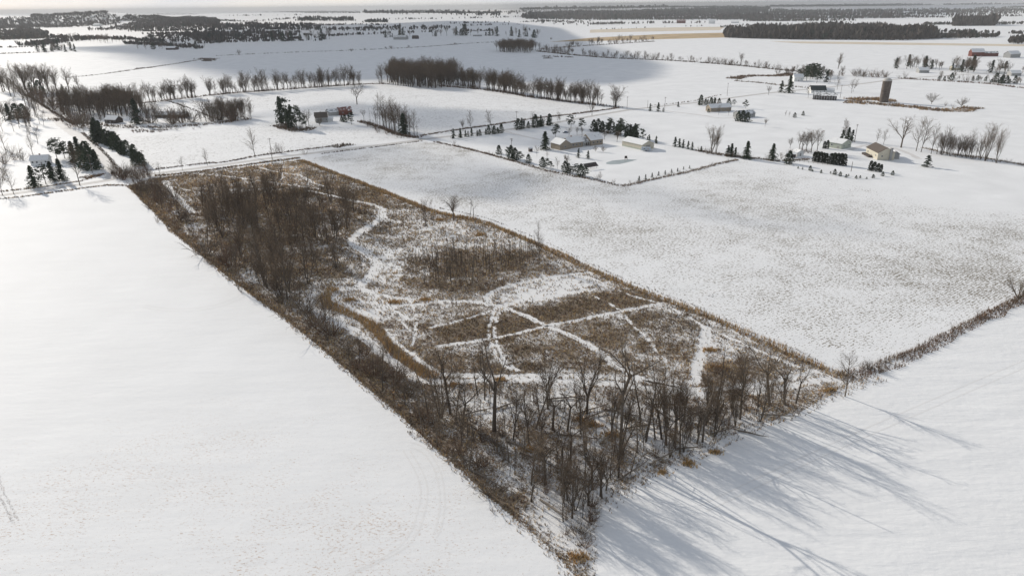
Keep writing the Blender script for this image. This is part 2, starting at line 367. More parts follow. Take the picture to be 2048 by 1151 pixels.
# ------------------------------------------------------------------ the parcel: litter ground, trails
TR = [([(765, 418), (758, 440), (716, 466), (706, 486), (738, 510), (755, 530), (738, 555), (715, 575)], 4.4),
      ([(765, 418), (745, 409), (700, 400), (650, 388), (610, 380)], 2.6),
      ([(520, 336), (560, 345), (600, 351), (625, 365), (645, 372)], 2.2),
      ([(395, 348), (450, 352), (520, 362), (580, 370), (640, 378)], 1.8),
      ([(330, 362), (345, 385), (365, 405), (385, 425)], 4.0),
      ([(340, 372), (420, 388), (500, 380), (560, 372)], 1.6),
      ([(715, 575), (680, 580), (640, 586), (618, 596), (622, 615), (650, 632), (690, 650), (735, 680), (765, 706), (800, 735), (835, 757)], 3.5),
      ([(835, 757), (900, 765), (1000, 758), (1100, 762), (1200, 765), (1300, 778), (1400, 790), (1440, 795)], 2.8),
      ([(870, 748), (1000, 752), (1100, 750), (1200, 752), (1290, 762), (1400, 778), (1500, 772), (1570, 757), (1630, 742)], 2.0),
      ([(1500, 785), (1560, 775), (1610, 765), (1665, 755)], 2.6),
      ([(715, 575), (760, 590), (820, 598), (880, 603), (940, 603), (990, 611), (1040, 626), (1090, 650), (1150, 675), (1200, 705), (1230, 730), (1280, 755), (1340, 772), (1400, 785)], 2.4),
      ([(875, 692), (960, 681), (1040, 665), (1100, 650), (1180, 635), (1260, 618), (1325, 606)], 1.8),
      ([(992, 612), (983, 640), (977, 665), (988, 700), (1003, 725), (1030, 742)], 1.0), ([(1002, 614), (993, 640), (988, 665), (999, 700), (1013, 725), (1034, 740)], 1.0),
      ([(975, 604), (982, 585), (1040, 566), (1100, 555), (1175, 545)], 2.6),
      ([(1000, 612), (1060, 600), (1120, 590), (1190, 578)], 2.0),
      ([(1412, 655), (1406, 700), (1393, 728), (1390, 765)], 3.4),
      ([(1185, 590), (1240, 620), (1265, 650), (1300, 682), (1310, 700), (1330, 720), (1334, 750)], .8),
      ([(820, 600), (833, 640), (825, 690)], .9), ([(800, 640), (815, 655), (830, 672)], .6), ([(745, 585), (790, 620), (820, 640)], .6),
      ([(1330, 608), (1400, 648), (1470, 680), (1560, 720), (1630, 745)], .9), ([(1180, 555), (1260, 590), (1325, 606)], .8),
      ([(770, 660), (800, 690), (840, 720), (880, 748)], 1.3), ([(760, 425), (800, 445), (870, 432)], .9), ([(780, 460), (850, 445), (900, 438)], .9),
      ([(560, 345), (565, 352), (560, 360)], 1.2),
      ([(860, 655), (940, 635), (985, 620)], 1.0), ([(690, 640), (760, 620), (820, 610), (870, 604)], 1.5)]
TRW = [(catmull(GP(p), 5), w_) for p, w_ in TR]
# patches: polygon, cover (1 brown .. 0 snow)
PATCH = [([(780, 460), (880, 440), (1000, 455), (1060, 480), (1000, 500), (880, 490), (820, 520), (790, 560), (760, 540), (745, 510)], -.07),
         ([(985, 590), (1080, 560), (1180, 552), (1200, 575), (1100, 590), (1010, 612)], -.12),
         ([(650, 590), (740, 580), (840, 605), (800, 640), (700, 640), (660, 620)], -.05),
         ([(1030, 625), (1200, 585), (1310, 600), (1180, 632), (1110, 648)], .17), ([(850, 650), (980, 625), (970, 672), (880, 688)], .14),
         ([(1000, 630), (1080, 655), (1000, 672), (985, 660)], .17), ([(1000, 690), (1150, 680), (1230, 740), (1050, 745)], .05),
         ([(1110, 650), (1300, 620), (1400, 660), (1390, 700), (1300, 670), (1200, 690)], .06), ([(1400, 670), (1600, 740), (1420, 780)], .0),
         ([(560, 370), (740, 400), (760, 430), (700, 470), (700, 540), (620, 580), (480, 540), (400, 440), (420, 390)], .05),
         ([(800, 520), (1100, 500), (1100, 550), (960, 580), (830, 575)], .07), ([(320, 356), (600, 322), (850, 420), (760, 425), (600, 350)], .05),
         ([(880, 790), (1150, 780), (1130, 850), (960, 840)], -.13), ([(1080, 950), (1200, 920), (1200, 1000), (1100, 1040)], -.07), ([(1130, 790), (1400, 810), (1330, 900), (1150, 880)], -.07),
         ([(1180, 1010), (1240, 985), (1400, 905), (1500, 855), (1480, 840), (1300, 900), (1180, 970)], -.10)]
PATCH.append(([(1060, 1045), (1110, 1010), (1200, 1000), (1195, 1130), (1160, 1151), (1110, 1100)], -.22))
PATCHW = [(GP(p), a) for p, a in PATCH]
def cover(x, y):
    c = .492 + .19 * (fbm(x, y, 22, 3) - .5) + .16 * (fbm(x + 300, y, 6, 2) - .5)
    for P, a in PATCHW:
        ins = inpoly(P, x, y); d = dline(P, x, y, True)
        c = c + a * np.clip((np.where(ins, d, -d) + 6 * (fbm(x, y, 5, 2) - .5)) / 9 + .5, 0, 1)
    for C, w_ in TRW:
        d = dline(C, x, y); c = c - .55 * np.clip(1.3 - (d + 1.4 * (fbm(x, y, 1.5, 2) - .5)) / (w_ * .42), 0, 1)
    dl = dline(wL, x, y); c = c + .05 * np.exp(-dl / 12) + .10 * np.exp(-dl / 2.5)
    return c
sheet('parcel_ground', PARCEL, M['litter'], .02, grid=.6, attrf=lambda x, y: {'cover': cover(x, y)})
for C, w_ in TRW:
    if w_ > 1.5: ribbon('snow_trail', C[::5], w_ * .55, M['trail'], .03, .3, world=True)

# ------------------------------------------------------------------ grass
rng = np.random.RandomState(11)
def tufts(x, y, z, h, w_, c, blades=5, lean=.45):
    """leaning, tapering blades; arrays of the same length, c Nx3"""
    n = len(x); V = np.empty((n, blades, 3, 3), np.float32)
    for k in range(blades):
        a = rng.rand(n) * 6.283; l = rng.rand(n) * lean * h; bw = w_ * (.5 + rng.rand(n) * .7); hh = h * (.55 + .6 * rng.rand(n))
        bx = x + (rng.rand(n) - .5) * w_ * 2.2; by = y + (rng.rand(n) - .5) * w_ * 2.2; t = rng.rand(n) * 6.283
        dx, dy = np.cos(t) * bw / 2, np.sin(t) * bw / 2
        V[:, k, 0] = np.c_[bx - dx, by - dy, z - .02]; V[:, k, 1] = np.c_[bx + dx, by + dy, z - .02]
        V[:, k, 2] = np.c_[bx + np.cos(a) * l, by + np.sin(a) * l, z + hh]
    C = np.repeat(c[:, None, :] * (.75 + .5 * rng.rand(n, blades, 1)), 3, axis=1).reshape(-1, 3)
    return V.reshape(-1, 3), C
def grass_obj(name, parts, label, cat):
    V = np.concatenate([p[0] for p in parts]); C = np.concatenate([p[1] for p in parts])
    f = np.arange(len(V)).reshape(-1, 3)
    return tag(link(name, mesh_np(name, V, [f], M['grass'], colors=C)), label, cat, kind='stuff')
BR = np.array([.27, .20, .135]); DK = np.array([.14, .105, .078]); TN = np.array([.60, .46, .26]); OC = np.array([.56, .36, .15]); RD = np.array([.20, .115, .075]); GY = np.array([.44, .37, .28])
def pick(n, cols, wts):
    i = rng.choice(len(cols), n, p=np.array(wts) / sum(wts)); return np.array(cols)[i]
# field weeds over the parcel
x0, y0 = wPar.min(0); x1, y1 = wPar.max(0)
n = 900000; px = x0 + rng.rand(n) * (x1 - x0); py = y0 + rng.rand(n) * (y1 - y0)
m = inpoly(wPar, px, py); px, py = px[m], py[m]
cv = cover(px, py); m = rng.rand(len(px)) < np.clip((cv - .30) * 1.9 + .7 * (fbm(px, py, 2.5) - .5), .04, .6); px, py, cv = px[m], py[m], cv[m]
m = rng.rand(len(px)) < np.clip(1.15 - py / 700, .35, 1); px, py, cv = px[m], py[m], cv[m]
n = len(px); sc_ = .8 + py / 500
tn = fbm(px, py, 30)[:, None]; cc = pick(n, [BR, DK, TN, GY, RD, OC], [4, 1.8, 2.2, 2.8, .8, .5]) * (.6 + .9 * tn) * np.where(cv > .62, .8, 1.0)[:, None] * np.clip(.95 + (py - 250) / 600, .95, 1.3)[:, None]  # farther weeds get brighter colour, standing in for sunlight glowing through the blades
grass_obj('field_weeds', [tufts(px, py, np.full(n, .02), (.28 + .55 * rng.rand(n)) * sc_, .16 * sc_, cc, 4, .7)], 'brown dead weeds and grass poking through snow across the long parcel', 'dead weeds')
def strip_pts(pix, width, per_m2, world=False, jit=1.0):
    P = np.asarray(pix, float) if world else GP(pix)
    C = catmull(P, 8); seg = np.hypot(*np.diff(C, axis=0).T); L = np.r_[0, np.cumsum(seg)]
    n = int(L[-1] * width * per_m2); s = rng.rand(n) * L[-1]
    X = np.interp(s, L, C[:, 0]); Y = np.interp(s, L, C[:, 1]); X2 = np.interp(s + .5, L, C[:, 0]); Y2 = np.interp(s + .5, L, C[:, 1]); X1 = np.interp(s - .5, L, C[:, 0]); Y1 = np.interp(s - .5, L, C[:, 1])
    tx, ty = X2 - X1, Y2 - Y1; l = np.hypot(tx, ty) + 1e-9
    o = (rng.rand(n) - .5) * width * (.7 + .7 * vnoise(s, s * 0, 7)) * jit
    return X - ty / l * o, Y + tx / l * o
def strip(pix, width, per, h, cols, wts, lean=.4, blades=4, bw=None, world=False):
    x, y = strip_pts(pix, width, per, world); n = len(x)
    if n == 0: return np.zeros((0, 3)), np.zeros((0, 3))
    hh = h * (.6 + .7 * rng.rand(n)) * (.7 + .6 * vnoise(x, y, 6)); s = np.clip(y / 250, .8, 14)
    return tufts(x, y, np.asarray(terr(x, y)), hh, (bw or .16) * s, pick(n, cols, wts), blades, lean)
grass_obj('tan_grass_row', [strip(ROW, 3.6, 4, 1.4, [TN, OC, BR, RD, GY], [3, 2.4, 2, 1, 1]), strip([(p[0] + 8, p[1] - 8) for p in ROW[3:]], 1.2, 1.0, .7, [DK, BR], [1, 1])], 'straight row of tall tan grass along the right edge of the parcel', 'grass row')
grass_obj('reed_band', [strip([(668, 578), (652, 590), (655, 608), (690, 625), (725, 640), (757, 665), (785, 700), (825, 732), (868, 755)], 3.9, 6, 1.7, [TN * .9, OC, BR, GY], [3, 3, 1.5, 1])], 'curved band of tall orange tan reeds beside the snowy lane', 'reeds')
vg = []
vg.append(strip([(310, 352), (400, 343), (520, 326), (600, 316)], 5, 2.2, .9, [BR, OC, DK], [3, 1, 2]))
for a, b in (((-200, 408), None),):
    vg.append(strip([(-200, 412), (0, 398), (120, 383), (210, 371), (262, 372)], 3, 2, .8, [BR, DK, OC], [2, 2, 1]))
vg.append(strip([(0, 383), (60, 377), (120, 369), (165, 361), (185, 353), (205, 350)], 3, 2, .8, [BR, DK, OC], [2, 2, 1]))
vg.append(strip([(170, 357), (190, 351), (206, 350)], 9, 1.5, .9, [BR, RD], [2, 2]))
vg.append(strip([(310, 339), (400, 328), (450, 324), (520, 311), (580, 303), (660, 293)], 3.5, 1.6, .9, [DK, RD, BR], [3, 2, 1]))
vg.append(strip([(640, 308), (760, 293), (845, 282)], 2.2, 1.6, .8, [DK, BR], [3, 1]))
vg.append(strip([(664, 295), (685, 290), (698, 292)], 10, 1.0, 1.2, [DK, BR], [3, 1]))
vg.append(strip([(840, 272), (900, 262), (1000, 248), (1060, 238), (1150, 228), (1238, 216)], 4, 1.2, 1.2, [DK, RD, BR], [3, 2, 1]))
vg.append(strip([(243, 345), (215, 312), (190, 288), (165, 265)], 2.5, 1.2, .8, [BR, DK], [1, 1]))
vg.append(strip([(150, 250), (110, 226), (80, 207), (56, 190)], 3, 1.0, 1.0, [DK, BR], [2, 1]))
vg.append(strip([(870, 284), (940, 299), (1040, 326), (1100, 343), (1180, 358), (1240, 371), (1265, 368), (1320, 356), (1380, 343), (1440, 327), (1475, 320)], 3.2, 1.8, 1.0, [DK, RD, BR, GY], [2, 2, 2, 1]))
vg.append(strip([(1392, 300), (1450, 311), (1520, 318), (1560, 322), (1620, 318)], 5, 1.2, 1.2, [DK, RD, BR], [2, 1, 1]))
vg.append(strip([(1845, 295), (1900, 308), (1980, 318), (2048, 330), (2200, 350)], 4, 1.2, 1.2, [BR, DK, GY], [2, 1, 1]))
vg.append(strip([(720, 243), (760, 255), (800, 270), (840, 276)], 6, 1.0, 1.8, [DK, RD], [2, 1]))
vg.append(strip([(555, 250), (580, 258), (605, 262), (625, 255)], 12, .7, 1.2, [DK, BR], [2, 1]))
grass_obj('verge_grass', vg, 'brown grass verges along the snowy roads and yard edges', 'verge grass')
hg = [strip([(a + 7, b - 2) for a, b in EDGE_L[:-1]], 5, 1.3, .8, [DK, BR, RD, GY, OC], [1.2, 2, 1, 1.8, 1]), strip([(a + 1, b) for a, b in EDGE_L[:-1]], 2.0, 3.0, .45, [BR, OC, GY], [2, 1, 1]), strip(EDGE_N[3:12], 5, 1.3, .8, [BR, DK, OC, GY], [2, 2, .6, 1]),
      strip([(1680, 755), (1760, 735), (1830, 708), (1900, 670), (1990, 625), (2048, 600), (2300, 515)], 5, 3.2, 1.0, [RD, DK, BR], [2.5, 2, 2])]
hg.append(strip([(1770, 720), (1830, 700), (1880, 680), (1950, 640), (2048, 588)], 2, 2, 1.0, [BR, RD], [1, 1]))
grass_obj('hedgerow_grass', hg, 'tangled dead grass under the hedgerows edging the parcel', 'hedgerow grass')
x, y = strip_pts(ROW, 1, .02)
# clumps of orange grass near the woodlot
cl = []
for q, (a, b, r_) in enumerate([(1375, 928, 2.6), (1155, 1115, 3.0), (1325, 945, 1.6), (1430, 905, 2), (1160, 840, 3), (1060, 900, 3), (1225, 870, 3), (1660, 780, 2.5), (1420, 700, 3), (1440, 735, 4), (1000, 760, 3), (1180, 850, 4), (850, 600, 4), (790, 605, 4), (700, 600, 4), (905, 770, 3), (960, 470, 4), (880, 440, 4)]):
    gx, gy = G(a, b); k = int(34 * r_); t = rng.rand(k) * 6.28; rr = r_ * .5 * np.abs(rng.randn(k))
    cl.append(tufts(gx + rr * np.cos(t), gy + rr * .6 * np.sin(t), np.full(k, 0.), np.full(k, 1.0), np.full(k, .2), pick(k, [OC, TN, BR], [3, 1.4, 1]), 4, .6))
grass_obj('orange_grass_clumps', cl, 'clumps of orange brown marsh grass scattered through the parcel', 'grass clumps')
sg = [strip([(1690, 204), (1740, 207), (1790, 211), (1840, 216), (1900, 222), (1950, 215)], 20, .5, 1.6, [BR, OC, DK, RD], [3, 1, 2, 1]), strip([(1700, 200), (1750, 198), (1780, 204)], 20, .5, 2.2, [BR, RD, OC], [3, 1, 1]),
      strip([(1465, 158), (1500, 152), (1560, 152), (1580, 148)], 20, .3, 2.0, [DK, RD, BR], [2, 2, 2])]
grass_obj('silo_thicket', sg, 'rusty brown weeds round the tall silo and the field island behind', 'weeds')
dg = [strip([(130, 156), (200, 149), (280, 138), (350, 128), (400, 120), (440, 117)], 4, .25, 1.5, [DK], [1]), strip([(270, 138), (310, 135)], 9, .2, 2, [DK], [1]), strip([(395, 118), (420, 119), (412, 123)], 25, .06, 3, [DK], [1]),
      strip([(430, 112), (560, 106), (700, 101), (830, 95), (940, 87), (1000, 84)], 4, .12, 2, [DK], [1]),
      strip([(0, 108), (60, 106), (110, 103)], 6, .1, 2, [DK], [1]), strip([(100, 210), (285, 206), (360, 198), (460, 187), (600, 177), (720, 169), (780, 168)], 7, .3, 2.0, [DK, RD], [2, 1]),
      strip([(1085, 113), (1150, 115)], 15, .06, 3, [DK], [1]), strip([(880, 172), (990, 182), (1060, 194), (1130, 203), (1245, 216)], 7, .3, 2.0, [DK, RD], [2, 1]),
      strip([(1075, 103), (1200, 115), (1350, 122), (1480, 132), (1560, 140), (1640, 147)], 9, .15, 2.6, [DK], [1]), strip([(1080, 98), (1200, 90), (1310, 83)], 9, .08, 2.2, [DK, RD], [2, 1]),
      strip([(1440, 190), (1380, 203), (1300, 212)], 3, .3, 1, [BR, DK], [1, 1]), strip([(1470, 162), (1520, 166), (1570, 172), (1620, 176)], 7, .2, 2, [DK, BR], [1, 1]),
      strip([(1800, 157), (1900, 163), (1980, 168), (2048, 176), (2250, 190)], 10, .2, 2, [DK, RD], [1, 1]), strip([(330, 200), (360, 210), (400, 225), (430, 238)], 3, .4, 1.2, [DK], [1]),
      strip([(100, 238), (200, 250), (290, 255), (400, 250), (500, 238)], 10, .3, 1.8, [DK, BR], [2, 1]), strip([(265, 264), (290, 262), (330, 262)], 14, .3, 1.6, [DK, RD], [2, 1])]
grass_obj('field_edge_growth', dg, 'dark lines of dead growth along ditches and far field edges', 'field edge growth')

M['soil'] = mat_plain('bare_soil', (.20, .14, .10), scale=1.5, var=.3)
for q in ([(-6, 940), (6, 980), (22, 1012), (36, 1040)], [(-14, 945), (-2, 985), (12, 1016), (28, 1046)]):
    C = GP(q); x, y = strip_pts(C, .45, 16, world=True); n = len(x)
    TRK = tufts(x, y, np.full(n, .01), np.full(n, .06), np.full(n, .14), np.tile(np.array([[.36, .27, .21]]), (n, 1)), 3, 1.5)
    grass_obj('tyre_rut_soil', [TRK], 'broken line of bare soil along a wheel rut at the left edge of the near field', 'wheel rut')

# ------------------------------------------------------------------ tree templates (unit height)
def prisms(segs, sides=3):
    S = np.array([[*a, *b, r0, r1] for a, b, r0, r1 in segs], float); p0, p1, r0, r1 = S[:, :3], S[:, 3:6], S[:, 6], S[:, 7]
    d = p1 - p0; d /= np.linalg.norm(d, axis=1)[:, None] + 1e-9
    ref = np.where(np.abs(d[:, 2:3]) < .9, np.array([[0, 0, 1.]]), np.array([[1., 0, 0]]))
    a = np.cross(d, ref); a /= np.linalg.norm(a, axis=1)[:, None] + 1e-9; b = np.cross(d, a)
    V = []
    for p, r in ((p0, r0), (p1, r1)):
        for k in range(sides):
            t = 2 * math.pi * k / sides; V.append(p + (a * math.cos(t) + b * math.sin(t)) * r[:, None])
    V = np.stack(V, 1); n = len(S); base = (np.arange(n) * 2 * sides)[:, None]
    f = [base + np.array([[k, (k + 1) % sides, sides + (k + 1) % sides, sides + k]]) for k in range(sides)]
    return V.reshape(-1, 3), np.concatenate(f)
def gen(seed, style, lod):
    rd = random.Random(seed); T = []; C = []
    tw = {'hi': 1.1, 'mid': 2.0, 'lo': 3.8}[lod]; dens = {'hi': 1.0, 'mid': .72, 'lo': .5}[lod]
    def rv(): return Vector((rd.gauss(0, 1), rd.gauss(0, 1), rd.gauss(0, 1)))
    def grow(p, d, L, r, lev, maxl, nseg, wig, up, kids, ang, klen, start, out):
        pts = [p]; rs = [r]
        for i in range(nseg):
            d = (d + rv() * wig + Vector((0, 0, up))).normalized(); p = p + d * (L / nseg); pts.append(p); rs.append(r * (1 - .82 * (i + 1) / nseg) if lev else r * (1 - .75 * (i + 1) / nseg))
        for i in range(nseg): out.append((tuple(pts[i]), tuple(pts[i + 1]), rs[i], rs[i + 1]))
        if lev >= maxl: return
        nk = kids[lev]; nk = max(1, int(nk * (dens if lev else 1) + rd.random()))
        for k in range(nk):
            t = start[lev] + (1 - start[lev]) * (k + rd.random()) / nk; fi = min(t * nseg, nseg - .001); i = int(fi); q = pts[i].lerp(pts[i + 1], fi - i)
            ax = (pts[i + 1] - pts[i]).normalized(); side = ax.cross(rv()).normalized(); a = ang[lev] * rd.uniform(.7, 1.3)
            nd = (ax * math.cos(a) + side * math.sin(a)).normalized()
            l2 = L * klen[lev] * rd.uniform(.7, 1.2) * (1 - .55 * (t - start[lev]) / (1 - start[lev] + 1e-6) if lev == 0 else 1)
            r2 = max(rs[i] * .5, .0009 * tw)
            o2 = T if lev == 0 and r2 > .002 else C
            grow(q, nd, l2, r2 if lev < 1 else max(.0007 * tw, rs[i] * .5), lev + 1, maxl, max(2, nseg - 2 - lev), wig * 1.2, up * .8, kids, ang, klen, start, o2)
    ml = 3
    Z = Vector((0, 0, 1))
    if style == 'spread':
        T.append(((0, 0, -.02), (0, 0, .03), .026, .02))
        h0 = rd.uniform(.24, .34); T.append(((0, 0, .03), (0, 0, h0), .02, .017))
        for k in range(rd.randint(4, 6)):
            a = k * 1.3 + rd.random(); tl = rd.uniform(.05, .62)
            grow(Vector((0, 0, h0 * rd.uniform(.75, 1))), Vector((math.cos(a) * tl, math.sin(a) * tl, 1)).normalized(), rd.uniform(.55, .74), .0105, 0, ml, 7, .12, .07, [12, 8, 5], [.7, .65, .6], [.42, .42, .45], [.2, .2, .2], T)
    elif style == 'upright':
        grow(Vector((0, 0, -.02)), Z, 1.0, .015, 0, ml, 8, .045, .05, [24, 9, 6], [.68, .6, .6], [.40, .42, .45], [.25, .15, .15], T)
    elif style == 'vase':
        for k in range(rd.randint(3, 5)):
            a = k * 1.6 + rd.random(); tl = rd.uniform(.08, .3)
            grow(Vector((math.cos(a) * .008, math.sin(a) * .008, -.02)), Vector((math.cos(a) * tl, math.sin(a) * tl, 1)).normalized(), rd.uniform(.85, 1.02), .010, 0, ml, 8, .05, .04, [14, 8, 6], [.5, .55, .6], [.36, .44, .45], [.25, .15, .15], T)
    elif style == 'pole':
        grow(Vector((0, 0, -.02)), Vector((rd.gauss(0, .05), rd.gauss(0, .05), 1)).normalized(), 1.02, .010, 0, 2, 7, .03, .03, [13, 4], [.6, .6], [.17, .4], [.3, .1], T)
    elif style == 'crooked':
        h0 = rd.uniform(.45, .62); q = Vector((rd.gauss(0, .04), rd.gauss(0, .04), h0)); T.append(((0, 0, -.02), tuple(q * .5), .022, .018)); T.append((tuple(q * .5), tuple(q), .018, .015))
        for k in range(3):
            a = k * 2.1 + rd.random(); tl = rd.uniform(.2, .9)
            grow(q * rd.uniform(.75, 1), Vector((math.cos(a) * tl, math.sin(a) * tl, 1)).normalized(), rd.uniform(.4, .62), .010, 0, ml, 7, .16, .06, [8, 6, 4], [.7, .7, .6], [.4, .42, .45], [.2, .15, .15], T)
    elif style == 'snag':
        grow(Vector((0, 0, -.02)), Vector((.12, 0, 1)).normalized(), 1.0, .016, 0, 2, 6, .05, 0, [7, 2], [.9, .6], [.18, .3], [.3, .3], T)
    elif style == 'shrub':
        n_ = {'hi': 16, 'mid': 13, 'lo': 8}[lod]
        for k in range(n_):
            a = rd.random() * 6.28; tl = rd.uniform(.1, 1.1)
            grow(Vector((math.cos(a) * .12 * rd.random(), math.sin(a) * .12 * rd.random(), -.02)), Vector((math.cos(a) * tl, math.sin(a) * tl, 1)).normalized(), rd.uniform(.65, 1.0), .012, 0, 2, 4, .12, .02, [8, 5], [.6, .6], [.42, .45], [.15, .15], C)
    elif style == 'round':
        T.append(((0, 0, -.02), (0, 0, .14), .022, .02))
        for k in range(17):
            a = rd.random() * 6.28; tl = rd.uniform(.1, 1.3)
            grow(Vector((0, 0, .13)), Vector((math.cos(a) * tl, math.sin(a) * tl, 1)).normalized(), rd.uniform(.66, .86), .009, 0, 2, 5, .1, .03, [12, 8], [.5, .55], [.35, .5], [.25, .15], C)
    # normalise height to 1
    allz = max(max(s[1][2] for s in L_) for L_ in (T, C) if L_)
    k = 1 / allz
    sc2 = lambda L_: [(tuple(c * k for c in a), tuple(c * k for c in b), r0 * k, r1 * k) for a, b, r0, r1 in L_]
    return sc2(T), sc2(C)
TPL = {}
def foliage_quads(P, Nn, size, rd_):
    """leaf clumps: small random diamonds at points P"""
    n = len(P); a = rd_.randn(n, 3); a /= np.linalg.norm(a, axis=1)[:, None]; a[:, 2] *= .5
    b = np.cross(a, rd_.randn(n, 3)); b /= np.linalg.norm(b, axis=1)[:, None] + 1e-9
    s = size[:, None] if hasattr(size, '__len__') else size
    V = np.stack([P - a * s, P + b * s * .45, P + a * s, P - b * s * .45], 1).reshape(-1, 3)
    return V, np.arange(4 * n).reshape(-1, 4)
def gen_conifer(seed, style, lod):
    rs = np.random.RandomState(seed); k = {'hi': 1, 'mid': .7, 'lo': .35}[lod]; P = []; S = []; dirs = []
    if style == 'spruce':
        nw = int(24 * k) + 4
        for i in range(nw):
            z = .06 + .92 * i / nw; Rr = (.31 * (1 - z) ** .85 + .015) * rs.uniform(.85, 1.15); nb = max(4, int(11 * k + 2))
            for j in range(nb):
                a = rs.rand() * 6.28; L = Rr * rs.uniform(.7, 1.15); m_ = 5
                t = np.linspace(.12, 1, m_); P.append(np.c_[np.cos(a) * L * t, np.sin(a) * L * t, z - L * .38 * t ** 1.5 + rs.randn(m_) * .006]); S.append(np.full(m_, .044 / math.sqrt(k)) * (1.25 - .5 * t))
    elif style == 'pine':
        nc = int(26 * k) + 8
        for i in range(nc):
            z = .28 + .68 * (i + rs.rand()) / nc; Rr = .30 * math.sin(min(1, (1.06 - z) * 1.9) * 1.57) ; a = rs.rand() * 6.28; L = Rr * rs.uniform(.3, 1.1)
            c = np.array([np.cos(a) * L, np.sin(a) * L, z]); m_ = int(34 * k) + 8
            q = rs.randn(m_, 3) * np.array([.06, .06, .03]) + c; P.append(q); S.append(np.full(m_, .036 / math.sqrt(k)))
    elif style == 'arbor':
        m_ = int(1800 * k); z = rs.rand(m_) ** .85; Rr = .19 * np.sqrt(np.clip(1 - (z * 1.0) ** 3.2, 0, 1)) * (.9 + .15 * np.sin(z * 30)) + .01
        a = rs.rand(m_) * 6.28; q = Rr * np.sqrt(rs.uniform(.55, 1.05, m_)); P.append(np.c_[np.cos(a) * q, np.sin(a) * q, z * .97 + .01]); S.append(np.full(m_, .04 / math.sqrt(k)))
    elif style == 'cedar':
        m_ = int(1200 * k); z = rs.rand(m_) ** 1.1; Rr = .36 * (1 - z) ** .55 * (.6 + .4 * np.minimum(1, z * 6)) + .01
        a = rs.rand(m_) * 6.28; q = Rr * rs.uniform(.5, 1.1, m_) * (1 + .25 * np.sin(a * 3 + z * 9)); P.append(np.c_[np.cos(a) * q, np.sin(a) * q, z * .95 + .02]); S.append(np.full(m_, .045 / math.sqrt(k)))
    P = np.concatenate(P); S = np.concatenate(S); S = S * rs.uniform(.6, 1.3, len(S))
    V, f = foliage_quads(P, None, S, rs)
    th = .015 if style != 'pine' else .017
    T = [((0, 0, -.02), (0, 0, .5), th, th * .6), ((0, 0, .5), (0, 0, .95), th * .6, th * .1)]
    if style == 'pine':
        for i in range(8):
            z = rs.uniform(.3, .85); a = rs.rand() * 6.28; T.append(((0, 0, z), (np.cos(a) * .13, np.sin(a) * .13, z + .05), .005, .002))
    return T, (V, f)
def template(style, lod, var):
    key = (style, lod, var)
    if key in TPL: return TPL[key]
    sd = hash_(key)
    if style in ('spruce', 'pine', 'arbor', 'cedar'):
        T, (cv_, cf_) = gen_conifer(sd, style, lod); tv, tf = prisms(T, 5); cm = M['arbor'] if style == 'arbor' else M['needle']
    else:
        T, C = gen(sd, style, lod); tv, tf = prisms(T, 5 if lod == 'hi' else 4 if lod == 'mid' else 3) if T else (np.zeros((0, 3)), np.zeros((0, 4), int)); cv_, cf_ = prisms(C, 3)
        cm = {'shrub': M['shrub'], 'pole': M['poletwig'], 'round': M['shrubgrey']}.get(style, M['twig'])
        if style == 'shrub' and var % 2: cm = M['shrubgrey']
    V = np.r_[tv, cv_]; fs = np.r_[tf, cf_ + len(tv)]
    me = mesh_np('%s_whole' % style, V, [fs], [M['bark'], cm]); mi = np.zeros(len(fs), np.int32); mi[len(tf):] = 1; me.polygons.foreach_set('material_index', mi)
    d = dict(whole=me, V=V, F=fs, nt=len(tf), cm=cm)
    if len(tf): d['trunk'] = mesh_np('trunk', tv, [tf], M['bark']); d['crown'] = mesh_np('crown', cv_, [cf_], cm)
    TPL[key] = d; return d
def hash_(k):
    return sum((i + 1) * ord(c) for i, c in enumerate(str(k))) % 99991

REC = []
RNG = random.Random(3)
STY2NAME = {'spruce': ('spruce_tree', 'spruce'), 'pine': ('pine_tree', 'pine'), 'arbor': ('arborvitae', 'arborvitae'), 'cedar': ('juniper_tree', 'juniper'), 'shrub': ('shrub', 'shrub'), 'round': ('bare_tree', 'tree'), 'pole': ('sapling', 'sapling')}
def plant(style, x, y, h, label, group=None, force=False, lean=None, wide=1.0):
    REC.append(dict(style=style, x=x, y=y, h=h, label=label, group=group, force=force, lean=lean, wide=wide, px=h * F / 2 / max(depth(x, y), 1)))
def tree(px, base, hp, style, label, group=None, **k):
    if style in ('spruce', 'pine', 'cedar'): hp *= 1.15; k['wide'] = k.get('wide', 1) * 1.12
    x, y = G(px, base); h = hpx(x, y, hp, float(terr(x, y))); plant(style, x, y, h, label, group, **k)
def many(pts, style, label, group, **k):
    for p in pts:
        s = style if isinstance(style, str) else RNG.choice(style)
        tree(p[0], p[1], p[2], p[3] if len(p) > 3 else s, label, group, **k)
def scatter(poly, n, hr, styles, label, group, gap=0.0, **k):
    P = GP(poly); (a, b), (c, d) = P.min(0), P.max(0); out = []; tries = 0
    while len(out) < n and tries < n * 60:
        tries += 1; x = RNG.uniform(a, c); y = RNG.uniform(b, d)
        if not inpoly(P, np.array([x]), np.array([y]))[0]: continue
        if gap and any((x - q[0]) ** 2 + (y - q[1]) ** 2 < gap * gap for q in out): continue
        out.append((x, y)); q_ = sum(x > a + (c - a) * f_ for f_ in (.36, .64)); sf = (', left part', ', middle part', ', right part')[q_] if n >= 50 else ''
        plant(RNG.choice(styles), x, y, RNG.uniform(*hr), label + sf, group + sf, lean=(RNG.gauss(0, .08), RNG.gauss(0, .08)), **k)
